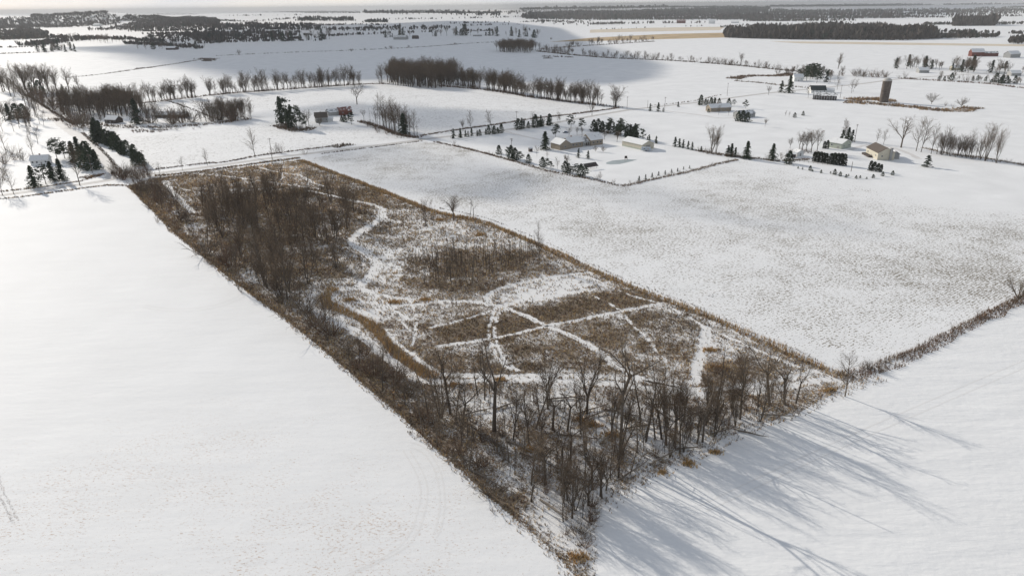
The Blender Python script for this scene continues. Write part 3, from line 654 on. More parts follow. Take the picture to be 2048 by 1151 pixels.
def row(pix, n, hpr, styles, label, group, jit=2.0, gaps=.15, **k):
    C = catmull(GP(pix), 6); seg = np.hypot(*np.diff(C, axis=0).T); L = np.r_[0, np.cumsum(seg)]; jm = jit
    if n > 40: n = int(n * 1.25)
    for i in range(n):
        s = L[-1] * (i + RNG.random()) / n
        if RNG.random() < gaps or (n > 40 and float(vnoise(s, L[-1], L[-1] / 26)) < .30): continue
        x = float(np.interp(s, L, C[:, 0])) + RNG.gauss(0, jm); y = float(np.interp(s, L, C[:, 1])) + RNG.gauss(0, jm)
        plant(RNG.choice(styles), x, y, hpx(x, y, RNG.uniform(*hpr) * RNG.choice((.75, .92, 1.05, 1.15, 1.25)), float(terr(x, y))), label, group, **k)
BT = ['spread', 'upright', 'vase', 'upright']

# --- near woodlot
tree(988, 862, 178, 'crooked', 'tall forked bare tree at the left of the near woodlot, thickest trunk there', wide=1.0)
tree(1240, 915, 232, 'crooked', 'tallest bare tree in the middle of the near woodlot with spreading broken limbs', wide=.66)
tree(882, 835, 155, 'vase', 'tall twin stemmed bare tree at the woodlot edge beside the end of the reed band')
tree(655, 680, 100, 'vase', 'vase shaped bare tree on the left hedgerow beside the start of the reed band')
tree(1520, 842, 120, 'vase', 'bare tree of several stems at the near right edge of the woodlot')
tree(1412, 850, 130, 'upright', 'slim bare tree left of the multi-stemmed tree on the woodlot edge')
tree(1480, 838, 150, 'upright', 'tall slim bare tree just behind the multi-stemmed tree on the woodlot edge')
tree(1690, 792, 95, 'upright', 'bare tree at the right corner of the parcel where the tan grass row ends')
tree(2034, 604, 60, 'round', 'small spreading bare tree on the hedgerow at the right edge of the photo')
tree(1150, 1020, 120, 'vase', 'clustered bare stems at the near corner of the woodlot above the dark bush')
WL = [(880, 800), (1000, 785), (1200, 800), (1400, 815), (1560, 805), (1620, 806), (1500, 845), (1400, 885), (1300, 940), (1215, 980), (1180, 1040), (1140, 1060), (1050, 990), (960, 900), (900, 845)]
scatter(WL, 76, (8, 20), ['pole', 'upright', 'upright', 'spread', 'crooked', 'snag'], 'slender bare tree inside the near woodlot', 'slender trees of the near woodlot', gap=1.4)
scatter([(1030, 985), (1200, 960), (1300, 935), (1220, 985), (1180, 1040), (1130, 1050)], 12, (10, 16), ['spread', 'pole', 'upright'], 'bare tree of the dense clump at the near corner of the woodlot', 'dense clump at the near corner')
scatter([(1330, 830), (1620, 800), (1520, 850), (1400, 895), (1330, 920)], 22, (9, 15), ['upright', 'crooked', 'vase'], 'bare tree along the snowy right edge of the near woodlot', 'trees along the right woodlot edge', gap=2)
scatter(WL, 110, (6, 12), ['pole'], 'thin pole sapling inside the near woodlot', 'pole saplings in the near woodlot', gap=.6)
scatter(WL, 120, (1.6, 4.2), ['shrub'], 'twiggy brown shrub on the floor of the near woodlot', 'shrubs on the near woodlot floor')
scatter([(1080, 1060), (1190, 1000), (1190, 1080), (1170, 1110)], 9, (3, 5), ['shrub'], 'dark twiggy bush at the near corner of the parcel', 'bushes at the near corner')
# --- left hedgerow
HL = [(p[0] + dx, p[1] + dy) for p, dx, dy in zip(EDGE_L[:16], [18] * 5 + [22] * 11, [-6, -8, -8, -6] + [-4] * 12)]
row(HL, 60, (12, 26), ['shrub'], 'dense twiggy shrub in the hedgerow along the left edge of the parcel', 'shrubs of the left hedgerow', jit=3.2, gaps=.1)
row([(700, 690), (760, 740), (830, 800), (900, 880), (1000, 980)], 26, (24, 46), ['shrub'], 'large dark bush in the near part of the left hedgerow', 'large bushes of the left hedgerow', jit=3.5, gaps=0)
row([(295, 372), (335, 410), (385, 455)], 34, (22, 40), ['shrub', 'shrub', 'upright'], 'dark scrub tree beside the road corner at the far end of the left hedgerow', 'scrub at the far end of the left hedgerow', jit=5, gaps=0)
row([(425, 500), (525, 570), (610, 630), (660, 672)], 20, (40, 70), ['upright', 'vase', 'shrub'], 'ragged bare tree in the middle stretch of the left hedgerow', 'ragged trees of the left hedgerow', jit=3, gaps=0)
row([(700, 720), (800, 800), (880, 880), (960, 950)], 12, (60, 100), ['pole', 'upright', 'snag'], 'thin bare tree rising from the near part of the left hedgerow', 'thin trees of the left hedgerow', jit=2.5, gaps=0)
# --- left cluster
LC = [(400, 420), (470, 400), (560, 392), (700, 410), (735, 428), (700, 462), (695, 530), (640, 575), (590, 605), (540, 590), (470, 530), (420, 470)]
scatter(LC, 120, (11, 22), ['upright', 'pole', 'vase', 'upright'], 'bare tree in the large brown grove at the left of the parcel', 'trees of the large brown grove', gap=2.2)
scatter([(520, 575), (560, 540), (620, 560), (600, 605), (560, 605)], 6, (20, 26), ['vase', 'upright'], 'tall pale willow rising above the large brown grove', 'tall willows of the brown grove', gap=3)
scatter([(400, 400), (560, 372), (570, 390), (480, 410), (410, 430)], 14, (12, 20), ['upright', 'vase'], 'tall thin bare tree at the back of the large brown grove', 'thin trees behind the brown grove', gap=5)
scatter(LC, 120, (4, 9), ['pole'], 'pole sapling in the large brown grove', 'saplings of the large brown grove')
scatter([(540, 395), (640, 378), (745, 412), (750, 428), (700, 455), (600, 440)], 90, (3, 6), ['shrub'], 'dark brushy shrub at the back of the large brown grove', 'shrubs behind the large brown grove')
scatter(LC, 28, (2, 4), ['shrub'], 'low shrub on the floor of the large brown grove', 'low shrubs of the brown grove')
# --- middle sapling stand
MC = [(805, 540), (850, 515), (940, 505), (1040, 500), (1085, 515), (1075, 535), (1000, 548), (940, 575), (880, 578), (825, 560)]
scatter(MC, 190, (7, 12.5), ['pole'], 'thin pole sapling in the dark stand in the middle of the parcel', 'pole saplings of the middle stand', gap=.7)
scatter(MC, 45, (1.5, 3.5), ['shrub'], 'low brown shrub under the middle stand of saplings', 'shrubs under the middle stand')
scatter([(830, 570), (950, 580), (1060, 545), (1100, 530), (1110, 545), (980, 590), (900, 592)], 40, (1.2, 2.5), ['shrub'], 'low russet shrub along the front of the middle sapling stand', 'russet shrubs before the middle stand')
tree(1078, 530, 98, 'upright', 'tall lone poplar at the right end of the middle sapling stand', wide=.6)
tree(907, 440, 52, 'spread', 'rounded bare tree beside the tan grass row', wide=1.35)
tree(852, 452, 62, 'vase', 'twin stemmed bare tree left of the rounded tree by the tan grass row')
tree(940, 434, 40, 'snag', 'half dead tree right of the rounded tree by the tan grass row')
tree(948, 434, 38, 'crooked', 'leaning bare tree at the right of the trio by the tan grass row')
scatter([(760, 470), (860, 445), (900, 436), (860, 430), (780, 440), (740, 465)], 26, (5, 9), ['pole'], 'thin sapling in the short row beyond the bend of the snowy trail', 'saplings beyond the trail bend')
scatter([(820, 440), (950, 432), (960, 440), (860, 455)], 12, (2, 4), ['shrub'], 'dark bush round the trio of trees by the tan grass row', 'bushes round the trio')
# --- right parcel shrubs
scatter([(1620, 800), (1740, 755), (1830, 712), (1800, 708), (1700, 740), (1640, 770)], 24, (1.5, 3.4), ['shrub'], 'brown shrub in the hedgerow right of the parcel corner', 'shrubs of the right hedgerow')
row([(1840, 700), (1920, 660), (2000, 620), (2100, 580)], 13, (10, 20), ['shrub'], 'low russet shrub in the narrow hedgerow running to the right edge', 'low shrubs of the right hedgerow', jit=1.5)
scatter([(1400, 700), (1480, 690), (1500, 760), (1420, 770)], 16, (2, 4.5), ['shrub'], 'shrub between the white track and the woodlot corner', 'shrubs by the white track')
scatter([(1130, 775), (1420, 800), (1400, 830), (1130, 800)], 40, (1.5, 3), ['shrub'], 'dense dark shrub along the back edge of the near woodlot', 'shrubs behind the near woodlot')
scatter([(900, 765), (1130, 770), (1130, 782), (900, 785)], 24, (1.2, 2.2), ['shrub'], 'low shrub beside the snowy lane behind the near woodlot', 'low shrubs by the lane')
# --- intersection and left yard
tree(160, 371, 88, 'upright', 'bare roadside tree left of the crossroads with its shadow on the field', wide=.8)
tree(28, 388, 60, 'upright', 'thin bare tree beside the cross road at the left edge of the photo')
tree(5, 390, 70, 'upright', 'bare tree at the extreme left beside the cross road')
many([(70, 375, 40), (92, 368, 34, 'pine'), (107, 362, 36), (125, 361, 40)], 'spruce', 'dark spruce in front of the white house at the left', 'spruces before the white house')
many([(160, 317, 40), (176, 322, 36), (184, 340, 42), (195, 338, 36), (170, 335, 38), (150, 326, 40)], ['spruce', 'cedar'], 'dark evergreen in the clump left of the crossroads', 'evergreens left of the crossroads')
many([(115, 320, 38, 'pine'), (130, 317, 30, 'pine')], 'pine', 'yellowish pine behind the white house at the left', 'pines behind the white house')
many([(28, 263, 40), (38, 252, 36), (56, 262, 40), (80, 249, 36), (88, 251, 34), (66, 310, 50), (76, 288, 40), (5, 262, 40), (10, 298, 50), (62, 278, 30)], 'upright', 'bare yard tree on the snowy lot left of the side road', 'yard trees left of the side road')
many([(20, 240, 30), (35, 238, 28), (50, 236, 26)], ['cedar', 'spruce'], 'dark evergreen on the far side of the left lot', 'evergreens of the left lot')
many([(10, 310, 26), (25, 308, 22), (38, 306, 20), (40, 320, 16), (5, 340, 20), (3, 360, 22), (8, 350, 20)], 'shrub', 'bush by the left lot of the side road', 'bushes of the left lot')
row([(0, 185), (40, 180), (75, 182), (125, 185)], 38, (40, 55), ['upright', 'spread'], 'bare tree of the grove beyond the side road at the far left', 'far left grove', jit=14)
row([(60, 188), (100, 188), (125, 186)], 5, (16, 24), ['spruce', 'cedar'], 'evergreen at the edge of the far left grove', 'evergreens of the far left grove', jit=6)
row([(188, 275), (200, 288)], 5, (34, 44), ['cedar', 'spruce'], 'large dark evergreen at the top of the evergreen hedge by the side road', 'large evergreens by the side road', jit=1.5, gaps=0)
row([(205, 285), (232, 296), (250, 306), (270, 320), (285, 333)], 24, (22, 29), ['cedar'], 'rounded dark evergreen in the hedge beside the side road', 'evergreen hedge beside the side road', jit=1.6, gaps=0)
row([(150, 252), (170, 262), (190, 272)], 12, (22, 40), ['upright', 'shrub'], 'brown scrub tree on the side road verge beyond the evergreen hedge', 'scrub on the side road verge', jit=4)
many([(275, 248, 46, 'spruce')], 'spruce', 'tall dark spruce beside the long dark house', None)
tree(510, 315, 64, 'upright', 'tall bare tree on the far verge of the cross road, left of the power pole', wide=1.1)
tree(415, 331, 36, 'upright', 'small bare tree on the far verge of the cross road, left of the tall bare one')
tree(365, 341, 32, 'upright', 'small bare tree on the far verge nearest the crossroads')
many([(552, 305, 22), (562, 306, 26), (545, 318, 24), (553, 304, 20)], ['upright', 'shrub'], 'twiggy small tree by the power pole on the cross road', 'small trees by the power pole')
tree(610, 309, 12, 'shrub', 'single dark bush at the far corner of the tan grass row')
# --- woods left
row([(62, 192), (95, 212), (130, 236), (165, 262)], 40, (16, 34), ['upright', 'shrub', 'vase', 'shrub'], 'brown scrub tree crowding the right verge of the side road', 'scrub crowding the side road', jit=4, gaps=0)
row([(30, 190), (60, 215), (88, 240)], 9, (30, 44), ['spread', 'upright'], 'bare tree lining the left side of the side road', 'trees lining the side road', jit=4, gaps=0)
scatter([(0, 225), (60, 222), (75, 240), (60, 262), (0, 265)], 16, (12, 19), ['spread', 'upright'], 'spreading bare tree in the orchard like yard at far left', 'orchard like yard at far left')
row([(230, 352), (262, 358), (300, 352)], 26, (18, 36), ['shrub', 'upright', 'shrub'], 'brown brush at the corner of the crossroads', 'brush at the crossroads', jit=4, gaps=0)
row([(0, 320), (15, 330), (30, 318), (60, 322)], 12, (12, 22), ['shrub'], 'bush beside the small white house at far left', 'bushes beside the white house', jit=3)
row([(560, 255), (590, 262), (625, 256)], 16, (8, 16), ['shrub'], 'low scrub under the evergreens left of the grey farmhouse', 'scrub under the evergreens', jit=3)
scatter([(110, 212), (200, 208), (285, 212), (290, 228), (200, 240), (130, 232)], 150, (15, 28), ['upright', 'spread', 'vase'], 'bare tree of the wood beside the side road', 'wood beside the side road', gap=3)
row([(120, 240), (180, 248), (205, 262)], 16, (14, 26), ['shrub', 'upright'], 'scrub along the front of the wood beside the side road', 'scrub before the side road wood', jit=5)
row([(285, 244), (330, 246), (400, 243), (470, 241), (500, 236)], 60, (20, 40), ['upright', 'vase', 'shrub'], 'bare tree in the strip round the long dark house', 'tree strip round the long dark house', jit=6)
scatter([(400, 235), (470, 222), (500, 232), (480, 242), (410, 245)], 42, (11, 21), ['upright', 'spread'], 'bare tree in the copse at the right end of the strip', 'copse right of the long dark house')
row([(225, 255), (300, 258), (350, 260), (400, 256)], 18, (8, 14), ['shrub'], 'low bush along the field edge before the long dark house', 'field edge bushes', jit=4)
tree(300, 205, 46, 'spread', 'bare spreading tree at the left end of the long field hedge')
row([(300, 204), (360, 197), (460, 187), (520, 183), (600, 177), (700, 171), (765, 166)], 110, (22, 40), ['spread', 'spread', 'upright', 'vase'], 'bare tree of the field hedge running left of the brown copse', 'field hedge left of the brown copse', jit=3, gaps=.1, wide=1.2)
row([(300, 204), (460, 187), (600, 177), (765, 166)], 50, (7, 12), ['shrub'], 'hedge bush of the field hedge left of the brown copse', 'hedge bushes left of the brown copse', jit=2)
row([(912, 170), (988, 181), (1056, 193), (1124, 202), (1180, 208), (1240, 215)], 125, (28, 42), ['spread', 'spread', 'upright', 'vase'], 'bare tree of the field hedge right of the brown copse', 'field hedge right of the brown copse', jit=2.5, gaps=.05, wide=1.3)
row([(912, 171), (1056, 194), (1240, 216)], 60, (7, 13), ['shrub'], 'hedge bush of the field hedge right of the brown copse', 'hedge bushes right of the brown copse', jit=2)
tree(714, 209, 44, 'spread', 'lone round crowned bare tree in the grainy field', wide=1.5)
# --- farmhouse with red barn
many([(563, 248, 50, 'spruce'), (572, 252, 50, 'pine'), (584, 255, 42, 'spruce'), (594, 257, 40, 'pine'), (577, 257, 36, 'spruce'), (605, 258, 30, 'pine')], 'pine', 'tall dark evergreen in the row left of the grey farmhouse', 'evergreens left of the grey farmhouse', wide=.72)
many([(618, 252, 36, 'spread'), (640, 252, 22, 'round'), (612, 256, 30, 'spread')], 'spread', 'bare yard tree between the pines and the grey farmhouse', 'yard trees by the grey farmhouse')
many([(703, 249, 22, 'pine')], 'pine', 'leaning pine in front of the red barn', None)
many([(690, 244, 13, 'cedar'), (684, 243, 11, 'cedar')], 'cedar', 'low evergreen bush before the red barn', 'evergreen bushes before the red barn')
many([(728, 240, 24, 'spread')], 'spread', 'small bare tree right of the red barn', None)
many([(760, 250, 40), (772, 254, 50), (783, 258, 54), (790, 262, 58), (798, 264, 56), (805, 266, 58), (812, 268, 54), (820, 270, 50), (780, 260, 40)], 'upright', 'tall thin poplar in the stand behind the lone spruce', 'thin poplar stand')
row([(750, 248), (780, 258), (825, 270)], 22, (42, 62), ['upright', 'pole'], 'tall thin poplar in the stand behind the lone spruce', 'thin poplar stand', jit=2.5, gaps=0)
tree(808, 270, 40, 'spruce', 'lone dark spruce in front of the thin poplar stand')
row([(725, 248), (760, 262), (800, 274), (835, 276)], 26, (8, 16), ['shrub'], 'bush of the drive hedge leading from the red barn', 'drive hedge bushes', jit=2)
# --- lot of the brick ranch
row([(893, 277), (940, 273), (1008, 265)], 15, (10, 20), ['spruce', 'spruce', 'cedar'], 'young spruce of the left road row before the brick ranch house', 'left road row of spruces', jit=.8, gaps=0)
row([(1035, 259), (1060, 256), (1104, 250)], 12, (12, 22), ['spruce', 'spruce', 'cedar'], 'young spruce of the right road row before the brick ranch house', 'right road row of spruces', jit=.8, gaps=0)
tree(942, 264, 46, 'upright', 'taller bare tree behind the left road row of spruces')
tree(926, 262, 26, 'spread', 'shorter bare tree behind the left road row of spruces')
tree(984, 262, 46, 'upright', 'bare tree with drooping limbs behind the right end of the left spruce row')
many([(1065, 254, 32), (1088, 250, 20), (1116, 247, 26), (1120, 246, 22)], 'upright', 'bare roadside tree behind the right road row of spruces', 'bare trees behind the right road row')
tree(1184, 231, 28, 'spread', 'bare tree on the far verge where the hedge meets the road')
tree(1090, 299, 33, 'spruce', 'broad dark spruce at the left end of the brick ranch house', wide=1.2)
tree(1111, 275, 24, 'pine', 'open slender pine behind the brick ranch house garage')
many([(1138, 273, 18), (1154, 270, 18), (1164, 272, 20)], 'spread', 'bare tree behind the brick ranch house', 'bare trees behind the brick ranch house')
many([(1142, 256, 23, 'pine'), (1163, 259, 20, 'pine')], 'pine', 'pine across the yard behind the brick ranch house', 'pines behind the brick ranch house')
row([(1185, 262), (1215, 266), (1245, 273), (1285, 281)], 30, (14, 30), ['pine', 'spruce', 'cedar'], 'dark evergreen of the windbreak behind the cream barn', 'windbreak behind the cream barn', jit=3, gaps=0)
many([(1298, 284, 14), (1312, 287, 14), (1350, 293, 18), (1358, 294, 16), (1366, 296, 16), (1376, 298, 15), (1384, 300, 15)], 'spruce', 'spruce of the broken row right of the cream barn', 'spruces right of the cream barn')
many([(1209, 279, 20), (1234, 284, 26)], 'spread', 'bare tree between the brick ranch house and the cream barn', 'bare trees between house and barn')
many([(1074, 313, 24), (1094, 318, 18), (1128, 323, 14)], 'upright', 'thin bare sapling tree on the left lawn of the brick ranch house', 'thin lawn trees')
tree(1135, 327, 21, 'round', 'dense round bare ornamental tree on the ranch lawn')
many([(1191, 303, 13), (1206, 304, 14)], 'round', 'small ornamental tree before the brick ranch house', 'ornamental trees before the ranch')
many([(1157, 315, 17, 'spruce'), (1176, 317, 15, 'spruce')], 'spruce', 'small spruce standing on the front lawn of the ranch', 'lawn spruces')
many([(998, 308, 16), (1022, 317, 24), (1030, 320, 22), (1040, 323, 18), (1057, 326, 16), (1016, 314, 18)], ['cedar', 'pine'], 'dark evergreen on the left part of the ranch boundary', 'boundary evergreens on the left')
many([(1085, 334, 18), (1094, 337, 18), (1102, 338, 14), (1130, 344, 20), (1137, 346, 18), (1152, 350, 20), (1162, 352, 22), (1170, 354, 20), (1145, 348, 14)], ['cedar', 'pine'], 'dark evergreen on the near part of the ranch boundary', 'boundary evergreens nearest the corner')
many([(1200, 362, 22, 'upright'), (1115, 338, 26, 'upright'), (1228, 366, 10, 'shrub'), (1195, 360, 16, 'shrub')], 'upright', 'pale twiggy growth on the ranch boundary near the field corner', 'pale twiggy growth on the boundary')
row([(900, 288), (960, 304), (1000, 314)], 10, (6, 12), ['shrub'], 'small bush on the left part of the ranch boundary', 'small boundary bushes', jit=1.2)
many([(1278, 361, 9), (1291, 358, 9), (1304, 355, 9), (1317, 351, 8), (1330, 349, 8), (1343, 345, 7), (1355, 343, 7), (1367, 339, 6), (1379, 337, 6)], 'spruce', 'tiny spruce of the planted row on the right ranch boundary', 'planted row of tiny spruces')
row([(1255, 368), (1320, 355), (1400, 338), (1470, 321)], 30, (4, 8), ['shrub'], 'low bush between the tiny spruces of the planted row', 'low bushes of the planted row', jit=1.2)
# --- boundary hedge right
tree(1423, 305, 62, 'vase', 'large vase shaped bare tree on the hedge line right of the ranch', wide=1.1)
tree(1432, 306, 56, 'vase', 'second upright bare stem beside the large vase shaped tree', wide=.8)
many([(1402, 303, 10, 'spruce'), (1455, 312, 20, 'spruce'), (1462, 313, 24, 'spruce'), (1470, 314, 18, 'spruce')], 'spruce', 'dark spruce right of the large vase shaped tree', 'spruces right of the vase shaped tree')
tree(1493, 318, 33, 'spruce', 'broad solitary spruce on the hedge line beside the field corner')
tree(1544, 321, 31, 'spruce', 'ragged spruce left of the rounded juniper and sheds')
tree(1577, 328, 24, 'cedar', 'rounded dark juniper in front of the small sheds')
many([(1580, 297, 22), (1598, 300, 36), (1612, 303, 44), (1622, 305, 52), (1634, 303, 46), (1604, 302, 40)], 'spread', 'bare tree of the round clump behind the small sheds', 'clump behind the small sheds')
row([(1400, 303), (1450, 312), (1520, 318), (1570, 318)], 26, (6, 14), ['shrub'], 'twiggy bush in the hedge left of the small sheds', 'hedge bushes left of the small sheds', jit=2)
row([(1555, 310), (1600, 308), (1640, 302)], 14, (8, 14), ['shrub'], 'reddish bush round the small sheds', 'reddish bushes round the sheds', jit=3)
# --- green and cream houses
many([(1684, 283, 22), (1695, 281, 24), (1703, 283, 22)], 'spruce', 'dark spruce behind the sage green garage', 'spruces behind the sage garage')
tree(1690, 280, 45, 'vase', 'pink tinged bare tree rising behind the spruces of the sage garage')
many([(1648, 297, 15), (1654, 297, 17)], 'arbor', 'slim arborvitae at the left corner of the sage garage', 'slim arborvitae pair')
many([(1628, 323, 20), (1634, 323.5, 21), (1640, 324, 21), (1646, 325, 20), (1651, 326, 20)], 'arbor', 'arborvitae of the left clipped block beyond the fence', 'left block of arborvitae', wide=1.2)
many([(1661, 328, 22), (1667, 329, 24), (1674, 329, 23), (1681, 330, 24), (1687, 331, 24)], 'arbor', 'arborvitae of the right clipped block beyond the fence', 'right block of arborvitae', wide=1.2)
many([(1740, 341, 20), (1747, 342, 19), (1755, 343, 17), (1761, 344, 16)], 'arbor', 'arborvitae of the four on the lawn before the cream house', 'four lawn arborvitae', wide=1.1)
many([(1854, 334, 22, 'spruce')], 'spruce', 'solitary spruce right of the cream house with a long shadow', None, wide=1.3)
many([(1669, 349, 10), (1642, 346, 6), (1680, 352, 8), (1692, 355, 6), (1697, 352, 4), (1712, 357, 6), (1720, 356, 5), (1733, 358, 4), (1746, 356, 7), (1765, 352, 8), (1785, 350, 8), (1661, 347, 4), (1596, 337, 4), (1605, 339, 4), (1620, 341, 9), (1625, 343, 4)], 'cedar', 'small round evergreen shrub planted on the snowy lawn by the stubble field', 'small lawn evergreens')
many([(1753, 287, 32), (1767, 289, 34)], 'upright', 'bare tree behind the cream house with brown roof', 'bare trees behind the cream house')
tree(1802, 295, 66, 'spread', 'largest spreading bare tree right of the cream house', wide=1.1)
tree(1832, 302, 72, 'upright', 'tall leaning bare tree just right of the largest spreading tree')
tree(1842, 304, 74, 'upright', 'taller slim bare tree second right of the largest spreading tree')
tree(1862, 308, 66, 'upright', 'slim bare tree third right of the largest spreading tree')
row([(1875, 308), (1920, 313), (1958, 318)], 26, (34, 50), ['upright', 'vase'], 'bare tree of the thin hedge between the slim trees and the two tall poplars', 'thin hedge on the right', jit=1.5, gaps=0)
tree(1970, 322, 80, 'vase', 'left of two tall poplars at the right hedge end', wide=.9)
tree(1992, 326, 78, 'vase', 'right of two tall poplars at the right hedge end', wide=.8)
row([(1870, 308), (1950, 318), (2048, 332), (2150, 345)], 34, (5, 11), ['shrub'], 'low bush under the thin hedge on the right', 'low bushes of the right hedge', jit=2)
# --- middle distance right
many([(1300, 222, 14), (1316, 223, 17), (1326, 224, 8), (1356, 214, 10)], 'spruce', 'dark spruce beside the road left of the bungalow', 'road spruces left of the bungalow')
row([(1395, 209), (1415, 210), (1440, 209)], 10, (10, 18), ['spruce', 'cedar'], 'evergreen of the clump behind the bungalow', 'evergreens behind the bungalow', jit=3, gaps=0)
many([(1457, 212, 14, 'cedar'), (1468, 211, 11, 'pine'), (1491, 217, 15, 'pine'), (1476, 242, 18, 'cedar'), (1485, 243, 20, 'cedar'), (1494, 244, 18, 'cedar'), (1417, 225, 7, 'cedar')], 'cedar', 'evergreen round the bungalow yard', 'evergreens of the bungalow yard')
many([(1437, 230, 22), (1457, 231, 18)], 'upright', 'bare tree in front of the bungalow', 'bare trees before the bungalow')
many([(1530, 253, 18, 'spread')], 'spread', 'small low bare tree at the end of the bungalow boundary', None)
many([(1570, 233, 14), (1578, 234, 12)], 'upright', 'pale twiggy small tree beside the garden plot', 'pale trees by the garden plot')
many([(1589, 235, 9), (1606, 231, 8)], 'cedar', 'small dark evergreen right of the garden plot', 'small evergreens right of the garden plot')
tree(1537, 190, 20, 'spread', 'small bare tree where the bungalow road bends')
many([(1562, 185, 22), (1578, 186, 32)], 'spruce', 'tall dark spruce at the road bend', 'spruces at the road bend')
many([(1616, 196, 28, 'upright'), (1703, 186, 32, 'upright'), (1706, 184, 28, 'upright'), (1674, 180, 30, 'upright')], 'upright', 'bare tree round the long low barn', 'bare trees round the long barn')
many([(1676, 138, 34, 'vase')], 'vase', 'tall lone bare tree above the far hedge', None)
scatter([(1580, 168), (1590, 150), (1665, 148), (1665, 165)], 30, (9, 20), ['spread', 'upright', 'pine', 'pine', 'spruce'], 'tree round the white house by the far road', 'trees round the white house')
row([(1560, 150), (1600, 148), (1700, 152), (1800, 157)], 80, (9, 18), ['shrub', 'spread', 'shrub'], 'scrub tree of the far hedge behind the white house', 'far hedge behind the white house', jit=6)
tree(1863, 208, 24, 'round', 'round bare tree at the left of the weedy island right of the silo')
tree(1922, 215, 23, 'round', 'round bare tree at the right end of the weedy island')
many([(1890, 212, 12, 'shrub'), (1905, 216, 10, 'shrub'), (1780, 208, 9, 'shrub'), (1790, 212, 8, 'shrub')], 'shrub', 'twiggy bush on the weedy island by the silo', 'bushes of the weedy island')
row([(1800, 138), (1850, 135), (1900, 140), (1960, 145), (2048, 150), (2150, 150)], 80, (16, 28), ['spread', 'spread', 'spruce', 'spread'], 'yard tree of the far right farmsteads', 'trees of the far right farmsteads', jit=18)
row([(1870, 160), (1950, 163), (2048, 170), (2150, 175)], 60, (8, 18), ['shrub', 'spread', 'cedar'], 'roadside scrub before the far right farmsteads', 'roadside scrub at far right', jit=8)
# --- far hedges
row([(1080, 102), (1200, 113), (1350, 121), (1480, 131), (1560, 139), (1640, 146)], 170, (8, 15), ['shrub', 'spread', 'shrub'], 'bush of the long dark hedge crossing the far right fields', 'long dark far hedge', jit=5)
tree(1482, 129, 26, 'spread', 'spreading tree standing above the long dark far hedge')
row([(1130, 96), (1200, 89), (1310, 82)], 60, (8, 15), ['shrub', 'spread'], 'tree of the short hedge before the tan field', 'short hedge before the tan field', jit=5)
many([(478, 110, 12, 'round'), (703, 104, 8, 'round'), (730, 102, 7, 'round'), (772, 99, 7, 'round'), (782, 99, 9, 'round'), (817, 96, 7, 'round'), (910, 91, 7, 'round'), (1102, 81, 7, 'round')], 'round', 'small round lone tree on the far fence line', 'lone trees on the far fence line')
row([(535, 82), (600, 81), (650, 79)], 34, (12, 24), ['spread', 'spruce', 'upright'], 'tree of the farm grove left of the grey barn', 'farm grove left of the grey barn', jit=28)
row([(760, 76), (830, 74), (900, 72), (1000, 72), (1070, 76)], 60, (9, 20), ['spread', 'spruce', 'upright', 'cedar'], 'tree of the far farmyard round the grey barn', 'trees of the far farmyard', jit=20)
row([(85, 100), (120, 101), (150, 102)], 22, (10, 20), ['spread', 'spruce'], 'tree of the dark far grove at left', 'dark far grove at left', jit=24)
row([(290, 99), (340, 98), (385, 97)], 26, (9, 18), ['spread', 'cedar', 'upright'], 'tree of the second far grove at left', 'second far grove at left', jit=20)
row([(0, 84), (60, 82), (120, 80), (200, 84), (280, 86)], 60, (9, 16), ['spread', 'upright'], 'tree of the distant left tree line', 'distant left tree line', jit=30)

# ------------------------------------------------------------------ turn the planting list into objects
def lod_of(p): return 'hi' if p > 42 else 'mid' if p > 13 else 'lo'
by = {}
for r in REC:
    nm = STY2NAME.get(r['style'], ('bare_tree', 'tree')); r['nm'] = nm; by.setdefault(nm[0], []).append(r)
REST = []
for nm, L_ in by.items():
    L_.sort(key=lambda r: (-r['force'], -r['px'])); cap = 300
    for i, r in enumerate(L_):
        if i >= cap: REST.append(r); continue
        lod = lod_of(r['px']); var = RNG.randrange({'hi': 7, 'mid': 7, 'lo': 4}[lod]); t = template(r['style'], lod, var)
        z = float(terr(r['x'], r['y'])); rz = RNG.random() * 6.28; s = (r['h'] * r['wide'] * RNG.uniform(.9, 1.1), r['h'] * r['wide'] * RNG.uniform(.9, 1.1), r['h'])
        ln = r['lean'] or (0, 0)
        if r['px'] > 9 and 'trunk' in t and nm != 'shrub':
            o = empty(nm, (r['x'], r['y'], z), rz)
            link('trunk', t['trunk'], o); link('crown', t['crown'], o)
        else:
            o = link(nm, t['whole']); o.location = (r['x'], r['y'], z)
        o.rotation_euler = (ln[0], ln[1], rz); o.scale = s
        tag(o, r['label'], r['nm'][1], r['group'])
def merged(name, recs, label, cat, lod='lo'):
    """many far trees as one mesh"""
    Vs, Fs, MI = [], [], []; off = 0; mats = [M['bark'], M['twig'], M['needle'], M['shrub'], M['shrubgrey'], M['poletwig'], M['arbor']]
    for r in recs:
        t = template(r['style'], lod, RNG.randrange(5)); a = RNG.random() * 6.28; c, s = math.cos(a), math.sin(a); V = t['V'] * (r['h'] * r['wide'], r['h'] * r['wide'], r['h'])
        V = np.c_[V[:, 0] * c - V[:, 1] * s + r['x'], V[:, 0] * s + V[:, 1] * c + r['y'], V[:, 2] + float(terr(r['x'], r['y']))]
        Vs.append(V); Fs.append(t['F'] + off); off += len(V); mi = np.full(len(t['F']), mats.index(t['cm']), np.int32); mi[:t['nt']] = 0; MI.append(mi)
    me = mesh_np(name, np.concatenate(Vs), [np.concatenate(Fs)], mats); me.polygons.foreach_set('material_index', np.concatenate(MI))
    return tag(link(name, me), label, cat, kind='stuff')
grp = {}
for r in REST: grp.setdefault(r['nm'][0], []).append(r)
